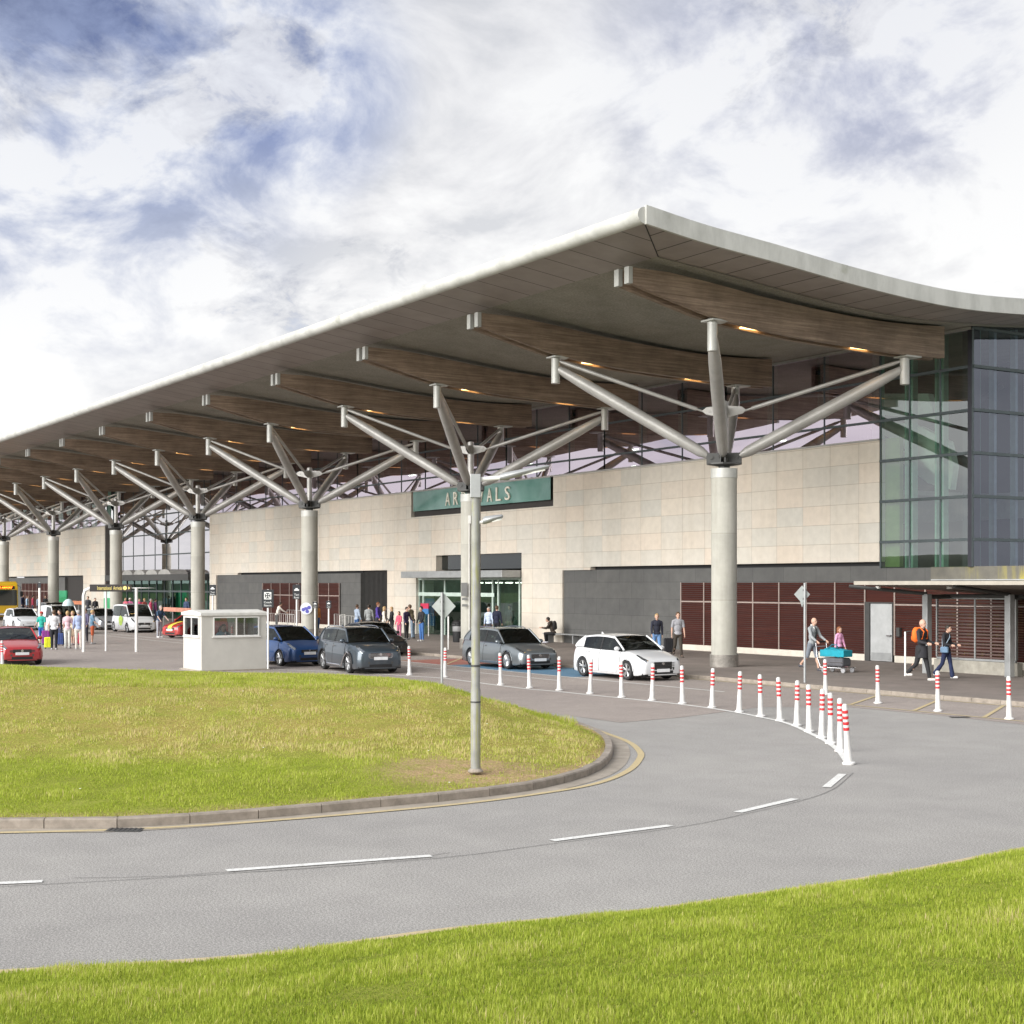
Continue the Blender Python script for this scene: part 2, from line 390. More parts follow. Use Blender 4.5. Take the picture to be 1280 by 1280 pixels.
zz = wmath('ADD', wmath('MAXIMUM', sp.outputs[2], 0.0), .42)
cv = wn.new('ShaderNodeCombineXYZ'); wl.new(wmath('DIVIDE', sp.outputs[0], zz), cv.inputs[0]); wl.new(wmath('DIVIDE', sp.outputs[1], zz), cv.inputs[1]); cv.inputs[2].default_value = 3.7
def wnoise(scale, detail, rough, dist=0.0, off=0.0):
    mp = wn.new('ShaderNodeMapping'); mp.inputs['Location'].default_value = (off, off*.7, off*.3); wl.new(cv.outputs[0], mp.inputs['Vector'])
    o = wn.new('ShaderNodeTexNoise'); o.inputs['Scale'].default_value = scale; o.inputs['Detail'].default_value = detail
    o.inputs['Roughness'].default_value = rough; o.inputs['Distortion'].default_value = dist; wl.new(mp.outputs[0], o.inputs['Vector']); return o.outputs['Fac']
def patch(px, py, rad, edge=.6):                      # a soft region of the sky around one direction
    d = (FW*FPX + RT*(px-640) + Vector((0, 0, 1))*(HY-py)).normalized()
    v = wn.new('ShaderNodeVectorMath'); v.operation = 'DOT_PRODUCT'; wl.new(tc.outputs['Generated'], v.inputs[0]); v.inputs[1].default_value = d
    o = wn.new('ShaderNodeMapRange'); o.interpolation_type = 'SMOOTHSTEP'; wl.new(v.outputs['Value'], o.inputs[0])
    o.inputs[1].default_value = math.cos(math.radians(rad)); o.inputs[2].default_value = math.cos(math.radians(rad*(1-edge))); return o.outputs[0]
n1 = wnoise(2.6, 12, .58, .25, 1.3); n2 = wnoise(5.5, 12, .60, .35, 4.2); n3 = wnoise(15, 9, .68, .5, 9.0)
th = wmath('ADD', wmath('MULTIPLY', n1, .92), wmath('MULTIPLY', n3, .30))
# thinner cloud: the upper left, a gap above the middle left and the upper right; bright thick cloud in the middle and low down
bias = wmath('ADD', wmath('MULTIPLY', patch(110, 50, 10, .95), -.125), wmath('MULTIPLY', patch(395, 110, 3.4, .95), -.09))
bias = wmath('ADD', bias, wmath('MULTIPLY', patch(1120, 40, 12, .9), .03))
bias = wmath('ADD', bias, wmath('MULTIPLY', patch(600, 190, 10, .8), .15))
bias = wmath('ADD', bias, wmath('MULTIPLY', patch(110, 470, 11, .8), .12))
bias = wmath('ADD', bias, wmath('MULTIPLY', patch(1230, 210, 7, .8), .14))
cov = wmath('ADD', th, bias)
blue = wmix(.85, sky.outputs[0], (1.15, 1.35, 2.1))
bright = wramp(n2, [(.36, (2.9, 2.94, 3.05)), (.45, (3.5, 3.5, 3.54)), (.54, (3.95, 3.95, 3.93))])
grey = wramp(n2, [(.34, (1.9, 1.98, 2.25)), (.48, (2.5, 2.56, 2.75)), (.62, (3.3, 3.3, 3.38))])
body = wmix(wramp(cov, [(.54, (0, 0, 0)), (.615, (1, 1, 1))]), grey, bright)
cl = wmix(wramp(cov, [(.455, (0, 0, 0)), (.555, (1, 1, 1))]), blue, body)
low = wramp(sp.outputs[2], [(.02, (1, 1, 1)), (.22, (0, 0, 0))])
cl = wmix(wmath('MULTIPLY', low, .7), cl, (3.95, 3.95, 3.97))
for (px_, py_, rr_, tint) in ((60, 60, 13, (.52, .59, .78)), (250, 20, 9, (.70, .75, .87)), (990, 60, 9, (.70, .73, .84)), (390, 115, 4.5, (.66, .72, .88)), (1180, 20, 7, (.78, .80, .88))):
    cl = wmix(wmath('MULTIPLY', patch(px_, py_, rr_, .95), wramp(n2, [(.42, (1, 1, 1)), (.56, (.15, .15, .15))])), cl, wmix(1.0, cl, tint, 'MULTIPLY'))
cl = wmix(1.0, cl, wramp(sp.outputs[2], [(.16, (1, 1, 1)), (.42, (.86, .87, .90))]), 'MULTIPLY')
wl.new(cl, bg.inputs[0])
sun = bpy.data.lights.new('sun', 'SUN'); sun.energy = SUN_E = 2.8; sun.angle = math.radians(62); sun.color = (1, .98, .95)
so = bpy.data.objects.new('sun', sun); link(so)
sd = Vector((math.sin(SUN_AZ)*math.cos(SUN_EL), math.cos(SUN_AZ)*math.cos(SUN_EL), math.sin(SUN_EL)))
so.rotation_euler = sd.to_track_quat('Z', 'Y').to_euler(); so.location = (0, -20, 60)
cam = bpy.data.cameras.new('camera'); cam.sensor_width = 36; cam.lens = 36*FPX/1280; cam.shift_y = (HY-640)/1280; cam.clip_start = .1; cam.clip_end = 3000
co = bpy.data.objects.new('camera', cam); link(co); co.location = (0, 0, EYE); co.rotation_euler = (PI/2, 0, PI/2-TH); sc.camera = co
vs = sc.view_settings; vs.view_transform = 'Standard'; vs.look = 'None'; vs.exposure = 1.38; vs.gamma = 1; vs.use_curve_mapping = False
sc.cycles.max_bounces = 8; sc.cycles.transparent_max_bounces = 12

# ================================================================== ground and roads
def sheet(name, pts, z, mat, kind='structure'):
    m = MB(); m.add([(p[0], p[1], z) for p in pts], [tuple(range(len(pts)))])
    o = m.build(name, mat); bm = bmesh.new(); bm.from_mesh(o.data)
    for f in bm.faces:
        if f.normal.z < 0: f.normal_flip()
    bm.to_mesh(o.data); bm.free(); return tag(o, kind=kind)
def Gs(L): return [G(x, y) for x, y in L]
sheet('ground', [(-900, -900), (900, -900), (900, 900), (-900, 900)], -.06, plain('field_grass', (.09, .13, .03), .95, 0, .3, .05))
sheet('road', [(-260, -40), (60, -40), (60, 30.35), (-260, 30.35)], 0.0, M['asphalt'])
sheet('pavement', [(-260, 30.5), (60, 30.5), (60, 42.5), (-260, 42.5)], .10, M['pave'])
edge = Gs([(640, 884), (700, 893), (775, 903.5), (850, 897), (905, 890), (950, 884), (1060, 884), (1170, 894), (1280, 906)])
far = [Vector((10, 22.5, 0)), Vector((10, 30.34, 0)), Vector((-250, 30.34, 0)), Vector((-250, 6, 0)), G(-100, 858), G(300, 858)]
edge = edge[:1] + edge[1:]
sheet('forecourt', list(edge) + far + [G(560, 868), G(620, 881)], .005, M['oldasphalt'])
# pavement kerb in real lengths
def kerb_run(P, name, label, w_=.15, h=.11, seg=.9, inward=1, group=None, rnd=.02):
    """a run of kerb stones along P: one object, joints are real gaps"""
    L = sum((b-a).length for a, b in zip(P, P[1:])); n = max(int(L/seg), 2); Q = resample(P, n+1); m = MB()
    for a, b in zip(Q, Q[1:]):
        t = (b-a).normalized(); nn = Vector((-t.y, t.x, 0))*inward; a2 = a + t*.006; b2 = b - t*.006
        prof = [(0, -.05), (0, h-rnd), (rnd, h), (w_, h), (w_, -.05)]
        m.rings([[p + nn*u + Vector((0, 0, z)) for u, z in prof] for p in (a2, b2)], True)
    o = m.build(name, M['kerb'], smooth=False); tag(o, kind='structure'); return o
kerb_run([Vector((-250, 30.35, 0)), Vector((20, 30.35, 0))], 'pavement_kerb', '', .15, .112, .92)
# island behind the curve --------------------------------------------------------------
Fp = [(-700, 1044), (-400, 1042), (0, 1036.5), (150, 1035), (320, 1024), (510, 1006), (560, 1001.5), (661, 989), (729, 972.5), (757, 958), (767, 944)]
Bp = [(767, 944), (765, 933), (754, 922), (729, 911), (695, 900.5), (650, 889), (616, 881), (560, 871), (480, 863), (300, 858), (0, 858), (-300, 860), (-700, 864)]
Fc = catmull(Gs(Fp), 10); Bc = catmull(Gs(Bp), 10)
loop = Fc + Bc[1:]
kerb_run(loop, 'island_kerb', '', .14, .125, .9, 1)
def offset(P, d):
    out = []
    for i, p in enumerate(P):
        t = (P[min(i+1, len(P)-1)] - P[max(i-1, 0)]).normalized(); out.append(p + Vector((-t.y, t.x, 0))*d)
    return out
def ribbon(name, P, d0, d1, z, mat, n=None):
    P = resample(P, n or 120); A = offset(P, d0); B = offset(P, d1); m = MB()
    m.grid([[Vector((a.x, a.y, z)), Vector((b.x, b.y, z))] for a, b in zip(A, B)])
    o = m.build(name, mat); return tag(o, kind='structure')
vis = [p for p in loop]
ribbon('gutter', vis, -.30, -.005, .006, M['gutter'], 300)
# yellow edge line just outside the gutter, swinging wider round the nose of the island
yl = catmull(Gs([(-700, 1049), (-300, 1046), (0, 1041.5), (175, 1036.5), (350, 1025.5), (560, 1007), (672, 993), (745, 980), (785, 964), (800, 948), (799, 939), (785, 927.5), (754, 916), (717, 905), (667, 892.5), (616, 881.5), (560, 869)]), 8)
ribbon('yellow_edge_line', yl, -.06, .06, .010, M['yellow'], 260)
# island turf -------------------------------------------------------------------------
FI = offset(resample(Fc, 150), .13); BI = offset(resample(list(reversed(Bc)), 150), -.13)
NV = 46
def sstep(a, b, x): t = min(max((x-a)/(b-a), 0), 1); return t*t*(3-2*t)
crest_tab = [(-900, .85), (0, .98), (100, .88), (220, .80), (450, .77), (540, .72), (590, .58), (640, .38), (690, .2), (760, 0)]
def px_of(p):
    z = p.dot(FW); return 640 + FPX*p.dot(RT)/max(z, .5)
turf_v = []; dry = []; bare = []
lampbase = G(595, 960, .2)
for i in range(150):
    a, b = FI[i], BI[i]; row = []
    for j in range(NV):
        v = j/(NV-1); p = a.lerp(b, v); z = p.dot(FW); x = px_of(p)
        dF = (p-a).length; D = (b-a).length
        hc = interp(crest_tab, x)
        rise = sstep(23.2, 31.5, z + .5*mnoise.noise(p*.12)); fall = 1 - sstep(.0, 8.8, 41.0 - z) if z > 32.2 else 0
        back = sstep(0, 1, (D-dF)/max(min(8.5, D*.5), .01))
        front = sstep(0, 1, dF/max(min(5.5, D*.4), .01))
        h = .115 + .10*min(dF/3, 1)*back + (hc-.1)*rise*back*front
        h += .030*mnoise.noise(p*.55)*min(dF, 1)*min((D-dF), 1) + .015*mnoise.noise(p*2.1)*min(dF, 1)*min(D-dF, 1)
        row.append(Vector((p.x, p.y, h)))
        d_ = sstep(22.6, 25.2, z + .9*mnoise.noise(p*.35)) * (1-.65*sstep(31.5, 33.5, z)) * back
        dry.append(d_); 
        bb = 1 - sstep(.7+.5*mnoise.noise(p*1.3), 2.3, (Vector((p.x, p.y, 0))-Vector((lampbase.x, lampbase.y, 0))).length)
        nose = sstep(575, 640, x) * (1 - sstep(.25, 1.3+.5*mnoise.noise(p*1.5), min(dF, D-dF)))
        thin = .7*(1 - sstep(.05, .3, dF))
        bare.append(max(bb, nose, thin))
    turf_v.append(row)
m = MB(); m.grid(turf_v); turf = m.build('island_turf', M['turf'], smooth=True, recalc=False); tag(turf, kind='structure')
def fix_up(o):
    if o.data.polygons[len(o.data.polygons)//2].normal.z < 0: o.data.flip_normals()
fix_up(turf)
for nm, arr in (('dry', dry), ('bare', bare)):
    at_ = turf.data.attributes.new(nm, 'FLOAT', 'POINT'); at_.data.foreach_set('value', arr)
# foreground bank -----------------------------------------------------------------------
Ep = [(-900, 1250), (-300, 1232), (0, 1216.5), (320, 1196), (560, 1163.5), (800, 1140), (920, 1123.5), (1122, 1093), (1280, 1062), (1500, 1022), (1900, 975)]
Ec = resample(catmull(Gs(Ep), 8), 160)
seam = catmull(Gs([(-760, 1131), (-190, 1114.5), (53, 1103.5), (283, 1090), (539, 1071.5), (690, 1052.5), (838, 1033.5), (922, 1017), (994, 1000), (1033, 986), (1058, 966)]), 8)
ribbon('tar_seam', seam, -.112, -.098, .007, plain('tar_seam', (.19, .187, .18), .8, 0, .5, 9), 160)
for k_, (L_, wd) in enumerate((([(100, 1098), (250, 1093), (420, 1084), (560, 1068)], .010),)):
    ribbon('road_crack', catmull([p + Vector((.12*mnoise.noise(p*2), .12*mnoise.noise(p*2+Vector((5, 0, 0))), 0)) for p in resample(catmull(Gs(L_), 8), 40)], 2), 0, wd, .006, plain('road_crack_dark', (.13, .125, .12), .9, 0, .5, 12), 100)
ribbon('yellow_edge_line', catmull(Gs(Ep), 8), -.06, .08, .010, M['yellow'], 200)
bank = []
NB = 44
for i, e in enumerate(Ec):
    row = []
    for j in range(NB):
        d = 30*(j/(NB-1))**1.6
        p = e - FW*(d+.16)
        h = .035 + 1.75*(1-math.exp(-d/9.5)) + min(d, 1)*(.05*mnoise.noise(p*.35) + .02*mnoise.noise(p*1.4))
        row.append(Vector((p.x, p.y, h)))
    row.insert(0, Vector((e.x, e.y, -.02))-FW*.13)
    bank.append(row)
m = MB(); m.grid(bank); bk = m.build('grass_bank', M['turf'], smooth=True, recalc=False); fix_up(bk); tag(bk, kind='structure')
# grass blades ---------------------------------------------------------------------------
def blades(name, rows, n, hlo, hhi, wid, xr, zr, tintfn, weight=None):
    R = np.array([[tuple(p) for p in r] for r in rows]); A = R[:-1, :-1]; B = R[1:, :-1]; C = R[:-1, 1:]; D = R[1:, 1:]
    area = np.linalg.norm(np.cross(B-A, C-A), axis=2)
    cen = (A+D)/2; fw = np.array(FW); rt = np.array(RT)
    z = cen@fw; px = 640+FPX*(cen@rt)/np.maximum(z, .5)
    ok = (z > zr[0]) & (z < zr[1]) & (px > xr[0]) & (px < xr[1])
    wgt = area*ok/np.maximum(z, 3)**1.2
    wgt = (wgt/wgt.sum()).ravel()
    idx = rng.choice(len(wgt), n, p=wgt); I, J = np.unravel_index(idx, area.shape)
    u = rng.random((n, 1)); v = rng.random((n, 1))
    P = A[I, J]*(1-u)*(1-v)+B[I, J]*u*(1-v)+C[I, J]*(1-u)*v+D[I, J]*u*v
    cl = np.array([mnoise.noise(Vector(p)*1.1)+.6*mnoise.noise(Vector(p)*3.7) for p in P[:, :3]])
    if weight is not None:
        keep = weight(P, cl); P = P[keep]; cl = cl[keep]; n = len(P)
    h = (hlo+(hhi-hlo)*rng.random(n)**1.5)*np.clip(1+.85*cl, .35, 2.2); a = rng.random(n)*2*PI; lean = rng.normal(0, .38, n)
    wv = wid*(.6+.8*rng.random(n)); sd_ = np.stack([np.cos(a), np.sin(a), np.zeros(n)], 1)
    ld = np.stack([-np.sin(a), np.cos(a), np.zeros(n)], 1)
    up = np.array([0, 0, 1.0])
    base = P - up*.006
    mid = base + ld*(h*lean*.35)[:, None] + up*(h*.55)[:, None]
    tip = base + ld*(h*lean)[:, None] + up*(h*np.sqrt(np.clip(1-lean**2*.7, .15, 1)))[:, None]
    V = np.empty((n, 5, 3)); V[:, 0] = base-sd_*wv[:, None]/2; V[:, 1] = base+sd_*wv[:, None]/2
    V[:, 2] = mid+sd_*wv[:, None]*.42; V[:, 3] = mid-sd_*wv[:, None]*.42; V[:, 4] = tip
    o4 = np.arange(n)[:, None]*5
    loops = np.concatenate([o4+[0, 1, 2, 3], o4+[3, 2, 4]], 1).ravel()
    tot = np.tile([4, 3], n); st = np.concatenate([[0], np.cumsum(tot)[:-1]])
    me = bpy.data.meshes.new(name); me.vertices.add(n*5); me.vertices.foreach_set('co', V.ravel())
    me.loops.add(len(loops)); me.loops.foreach_set('vertex_index', loops.astype(np.int32))
    me.polygons.add(n*2); me.polygons.foreach_set('loop_start', st.astype(np.int32)); me.polygons.foreach_set('loop_total', tot.astype(np.int32))
    me.update(); me.validate()
    at_ = me.attributes.new('tint', 'FLOAT', 'POINT'); at_.data.foreach_set('value', np.repeat(tintfn(P, cl, n), 5).astype(np.float32))
    me.materials.append(M['blade']); o = bpy.data.objects.new(name, me); link(o); return tag(o, kind='stuff')
blades('grass', bank, 440000, .022, .058, .0056, (-350, 1650), (4.0, 22), lambda P, c, n: np.clip(.44+.34*c+rng.normal(0, .19, n), 0, 1))
dry_a = np.array(dry).reshape(150, NV); bare_a = np.array(bare).reshape(150, NV)
TV = np.array([[tuple(p) for p in r] for r in turf_v])[:, :, :2].reshape(-1, 2)
def near_attr(P, arr):
    out = np.empty(len(P)); flat = arr.ravel(); 
    z = P[:, :3]@np.array(FW); x = 640+FPX*(P[:, :3]@np.array(RT))/z
    tz = TV@np.array(FW)[:2]; tx = 640+FPX*(TV@np.array(RT)[:2])/np.maximum(tz, 1)
    g = {}
    for q in range(len(TV)):
        g[(int(tx[q]//25), int(tz[q]//.7))] = flat[q]
    return np.array([g.get((int(a//25), int(b//.7)), 0.0) for a, b in zip(x, z)])
def wf(P, c):
    b = near_attr(P, bare_a); d = near_attr(P, dry_a); return rng.random(len(P)) > np.maximum(b*.93, d*.62)
def tf(P, c, n):
    d = near_attr(P, dry_a); return np.clip(.5+.25*c+rng.normal(0, .15, n)+d*.36, 0, 1)
blades('grass', turf_v, 230000, .022, .06, .009, (-250, 800), (17, 36), tf, wf)
def straw(P, c): return near_attr(P, dry_a) * (c > .05) * (c < .75) > .35
blades('dry_grass', turf_v, 90000, .03, .075, .011, (-250, 760), (22, 36), lambda P, c, n: np.clip(.80+.3*c+rng.normal(0, .16, n), 0, 1), straw)
# taller tufts along the crest of the island
def crest(P, c):
    z = P[:, :3]@np.array(FW); return (z > 30.6) & (z < 33.4) & (c > -.35)
blades('grass', turf_v, 30000, .035, .11, .009, (-250, 720), (30.4, 33.6), lambda P, c, n: np.clip(.55+.25*c+rng.normal(0, .15, n), 0, 1), crest)
def daisies(rows, n, xr, zr):
    m = MB(); R = rows; c = 0
    while c < n:
        i = int(rng.integers(1, len(R)-1)); j = int(rng.integers(1, len(R[0])-2)); p = R[i][j].lerp(R[i+1][j+1] if i+1 < len(R) else R[i][j], float(rng.random()))
        z = p.dot(FW); x = px_of(p)
        if not (zr[0] < z < zr[1] and xr[0] < x < xr[1]): continue
        c += 1; hh = .035+.03*rng.random(); m.lathe([(.002, 0), (.014, .003), (.012, .008), (.002, .009)], 6, (p.x, p.y, p.z+hh))
    o = m.build('daisies', plain('daisy_white', (.75, .75, .70), .7, 0, .05)); return tag(o, kind='stuff')
daisies(turf_v, 14, (-200, 720), (19, 30))
# ================================================================== markings
def strip(p, q, w0, w1=None, z=.012, mat=None, name='lane_marking'):
    a, b = G(*p), G(*q); t = (b-a).normalized(); nn = Vector((-t.y, t.x, 0)); w1 = w1 or w0
    m = MB(); m.add([a-nn*w0/2, b-nn*w1/2, b+nn*w1/2, a+nn*w0/2], [(0, 1, 2, 3)])
    for i, v in enumerate(m.v): m.v[i] = (v[0], v[1], z)
    o = m.build(name, mat or M['white']); 
    if o.data.polygons[0].normal.z < 0: o.data.flip_normals()
    return tag(o, kind='structure')
for p, q in (((1033, 984.5), (1053, 968)), ((922, 1016), (994, 999)), ((690, 1051.5), (838, 1032.5)), ((283, 1089), (539, 1070.5)), ((-190, 1113), (53, 1102.5)), ((-760, 1130), (-470, 1121))):
    strip(p, q, .13, z=.0095)
bl = [(300, 836), (420, 840), (512, 845.5), (556, 848.5), (626, 857.5), (662, 861.8), (699, 865), (737, 869), (777, 873), (815, 877), (852, 881), (890, 886), (924, 891.5), (951, 897), (975, 902), (996, 909), (1011.5, 916.5), (1027, 924), (1038.5, 931), (1050, 940.5), (1061, 956)]
ribbon('white_edge_line', catmull(Gs(bl), 6), -.06, .06, .012, M['white'], 200)
def hline(Y, x0, x1, w_, mat, z=.012, name='bay_line'):
    m = MB(); m.add([(x0, Y-w_/2, z), (x1, Y-w_/2, z), (x1, Y+w_/2, z), (x0, Y+w_/2, z)], [(0, 1, 2, 3)]); return tag(m.build(name, mat), kind='structure')
hline(27.25, -130, WX(905, 27.25), .11, M['white'])
hline(26.0, -130, WX(700, 26.0), .09, M['white'])
xb0, xb1, xr0 = WX(562, 27.4), WX(716, 27.4), WX(497, 27.4)
hline(28.85, xb0, xb1, 2.9, M['blue'], .009, 'blue_bay'); hline(28.85, xr0, xb0-.35, 2.9, M['red'], .009, 'red_bay')
m = MB()
for (x0, x1) in ((xr0, xb0-.35),):
    for s in (0, 1):
        p0 = Vector((x0, 27.4+s*2.9, 0)); p1 = Vector((x1, 30.3-s*2.9, 0)); t = (p1-p0).normalized(); nn = Vector((-t.y, t.x, 0))*.05
        m.add([p0-nn+Vector((0, 0, .014+.002*s)), p1-nn+Vector((0, 0, .014+.002*s)), p1+nn+Vector((0, 0, .014+.002*s)), p0+nn+Vector((0, 0, .014+.002*s))], [(0, 1, 2, 3)])
tag(m.build('bay_cross', M['yellow']), kind='structure')
hline(30.1, WX(850, 30.1), 15, .10, M['yellow'], .012, 'yellow_kerb_line')
hline(27.0, WX(1040, 27.0), 15, .10, M['yellow'], .012, 'yellow_bay_line')
x0 = WX(1040, 27.0)
for k in range(14):
    a = Vector((x0+.6+2.1*k, 27.06, 0)); b = a + Vector((-1.9, 2.95, 0)); t = (b-a).normalized(); nn = Vector((-t.y, t.x, 0))*.05
    m = MB(); m.add([q+Vector((0, 0, .016)) for q in (a-nn, a+nn, b+nn, b-nn)], [(0, 1, 2, 3)]); tag(m.build('hatching_stripe', M['yellow']), kind='structure')
ribbon('kerb_gutter', [Vector((-60, 30.2, 0)), Vector((15, 30.2, 0))], -.02, .13, .008, M['gutter'], 10)
# drain grates in the gutter
for (px, py) in ((156, 1038), (1200, 897)):
    p = G(px, py); m = MB(); Rg = TR(p, math.atan2(RT.y, RT.x)-.03)
    for k in range(7): m.box(-.2+k*.06, -.17+k*.06, -.10, .10, .012, .018, Rg)
    m.box(-.22, .22, -.12, .12, .005, .011, Rg)
    tag(m.build('drain_grate', M['darksteel']), 'iron drain grate in the gutter beside the grass island' if px < 600 else 'iron drain grate in the road near the yellow hatching', 'drain grate')
# low hills behind the photographer, seen only mirrored in the glass
hv = []
for i in range(90):
    a = 2*PI*i/89; row = []
    for j, r in enumerate((420, 470, 540, 640)):
        hh = (0, .75, 1, .6)[j]*(.40+1.25*sstep(math.radians(203), math.radians(222), a))*(10+6*mnoise.noise(Vector((math.cos(a)*3, math.sin(a)*3, 1.3)))+2.5*mnoise.noise(Vector((math.cos(a)*22, math.sin(a)*22, 4))))
        row.append(Vector((r*math.cos(a)-60, r*math.sin(a), hh-.1)))
    hv.append(row)
m = MB(); m.grid(hv); hl = m.build('hills', plain('distant_hills', (.035, .05, .02), .95, 0, .3, .03), smooth=True); tag(hl, kind='structure')
# ================================================================== terminal building
YW = 41.8; XE = -33.2; XL = -196.0
S_TAB = [(25.2, 13.18), (27.3, 12.9), (30, 12.66), (33, 12.36), (36, 12.14), (38.5, 12.08), (41.5, 12.2), (45, 12.45), (52, 13.1), (62, 14.2), (75, 15.6)]
_sp = catmull([(y, z, 0) for y, z in S_TAB], 6)
def SZ(y): return interp([(p.x, p.y) for p in _sp], y)
terminal = thing('terminal_building', 'large airport terminal with sweeping cantilevered roof, cream stone front and glass corner', 'airport terminal', (-60, 45, 0))
TI = Matrix.Translation((60, -45, 0))
def bp(m, name, mat, parent=None, **k):
    """part of the terminal: mesh given in world metres"""
    m.v = [tuple(Vector(v) + Vector((60, -45, 0))) for v in m.v]
    return m.build(name, mat, parent or terminal, **k)
DT, DT2 = 3.74, 3.9; WT = 8.52
X_R = WX(1099); X_A = WX(262) ; X_B = WX(131); X_end = -190
def sx(px): return WX(px)
# --- stone: upper walls and the lower stretches that reach the pavement
doorL, doorR = sx(520), sx(652); trL, trR = sx(545), sx(652)
sgL, sgR = sx(514), sx(691.5)
m = MB()
T = 1.2
def wallbox(m, x0, x1, z0, z1, y0=YW, y1=YW+T): m.box(x0, x1, y0, y1, z0, z1)
wallbox(m, X_A, sgL, DT2, WT); wallbox(m, sgR, X_R, DT2, WT); wallbox(m, sgL, sgR, 4.7, 7.02)
wallbox(m, sgL, trL, DT2, 4.7); wallbox(m, trR, sgR, DT2, 4.7)
wallbox(m, X_A, sx(270), .1, DT2); wallbox(m, sx(484), doorL, .1, DT2); wallbox(m, doorR, sx(703), .1, DT2)
wallbox(m, doorL, trL, 3.42, DT2)
wallbox(m, sx(270), sx(297), DT, DT2); wallbox(m, sx(703), sx(738), DT, DT2)
front = bp(m, 'wall', M['stone'])
tag(front, 'cream stone slab wall of the front right of the terminal')
m = MB(); XB2 = X_B - 2
wallbox(m, X_end, X_B, DT2, WT); wallbox(m, sx(104), X_B, .1, DT2); wallbox(m, X_end, sx(8), .1, DT2)
left = bp(m, 'wall', M['stone']); tag(left, 'cream stone slab wall beyond the glazed bay')
# coping rail along the wall top
m = MB(); m.box(X_A, X_R, YW-.04, YW+.3, WT+.002, WT+.07); m.box(X_end, X_B, YW-.04, YW+.3, WT+.002, WT+.07); bp(m, 'coping', M['steel'])
# --- dark stone base
def darkbase(x0, x1, z1=DT):
    m = MB(); m.box(x0, x1, YW+.10, YW+T-.1, .1, z1); return bp(m, 'base_cladding', M['dark'])
def louvre(x0, x1, step=1.63, z0=.36, z1=3.12, rail=2.27):
    m = MB(); n = int((z1-z0)/.085)
    for k in range(n):
        z = z0+k*(z1-z0)/n; m.box(x0, x1, YW+.02, YW+.085, z, z+.066)
    p = bp(m, 'louvre_panel', M['louvre'])
    m = MB(); c = max(int(round((x1-x0)/step)), 1)
    for i in range(c+1):
        x = x0+(x1-x0)*i/c; m.box(x-.03, x+.03, YW-.01, YW+.015, z0, z1)
    m.box(x0+.001, x1-.001, YW-.016, YW+.012, rail-.03, rail+.03); o = bp(m, 'louvre_rail', M['rail'], p)
    m = MB(); m.box(x0, x1, YW+.0, YW+.098, .1, z0-.01); bp(m, 'plinth', M['plinth'])
darkbase(sx(270), sx(449)); darkbase(sx(703), X_R); darkbase(sx(8), sx(80))
m = MB(); m.box(sx(449)+.01, sx(484)-.01, YW+.35, YW+.5, .1, 3.9); gt = bp(m, 'recessed_gate', plain('dark_gate', (.028, .024, .022), .6))
m = MB()
for k in range(22): x = sx(449)+.1+k*(sx(484)-sx(449)-.2)/21; m.box(x-.02, x+.02, YW+.30, YW+.349, .15, 3.8)
bp(m, 'gate_bars', M['darksteel'], gt)
m = MB(); m.box(sx(80)+.01, sx(104)-.01, YW+.35, YW+.5, .1, 3.9); bp(m, 'recessed_gate', plain('dark_gate', (.028, .024, .022), .6))
louvre(sx(328), sx(424)); louvre(sx(27), sx(60))
xdoorL, xdoorR = sx(1088), sx(1115)
louvre(sx(851), sx(1081), 1.63); louvre(sx(1118), sx(1330), 1.63)
m = MB(); m.box(sx(1081), sx(1118), YW+.04, YW+.09, 2.35, 3.12); bp(m, 'louvre_panel', M['louvre'])
m = MB(); m.box(xdoorL, xdoorR, YW+.0, YW+.06, .12, 2.30); d = bp(m, 'service_door', plain('grey_service_door', (.42, .43, .43), .45), bevel=.01)
m = MB(); m.box(xdoorL-.28, xdoorL-.02, YW-.03, YW+.09, .1, 2.36); m.box(xdoorR+.02, xdoorR+.06, YW-.03, YW+.09, .1, 2.36); m.box(xdoorL-.02, xdoorR+.02, YW-.03, YW+.09, 2.31, 2.36); bp(m, 'frame', M['darksteel'], d)
m = MB(); m.cbox((xdoorR-.12, YW-.05, 1.1), (.22, .05, .05)); bp(m, 'handle', M['chrome'], d)
m = MB(); m.cbox(((xdoorL+xdoorR)/2, YW-.012, .3), (xdoorR-xdoorL-.1, .02, .28)); bp(m, 'kick_plate', M['postgrey'], d)
m = MB(); m.cbox((xdoorR+.4, YW-.06, 1.25), (.16, .12, .34)); bp(m, 'intercom_box', M['darksteel'])
# shadow gap + parapet band continuing under the glass corner, then the low wing on the right
for a_, b_ in ((sx(738), X_R+.02), (sx(297), sx(449)), (sx(27), sx(80))): m = MB(); m.box(a_, b_, YW+.3, YW+.35, DT, DT2+.05); bp(m, 'shadow_gap', M['black'])
m = MB(); m.box(X_R, sx(1162), YW+.10, YW+T, .1, DT-.08); bp(m, 'base_cladding', M['dark'])
m = MB(); m.box(sx(1162), -14, YW+.06, YW+T, 3.12, DT-.06); m.box(sx(1162), -14, YW+.12, YW+20, .1, 3.10); bp(m, 'parapet', M['algae'])
m = MB(); m.box(-35.9, -14, YW+T, YW+22, 3.5, DT-.1); m.box(sx(1165), sx(1290), YW-.06, YW+.055, 3.18, 3.22); bp(m, 'low_roof', M['roofmetal'])
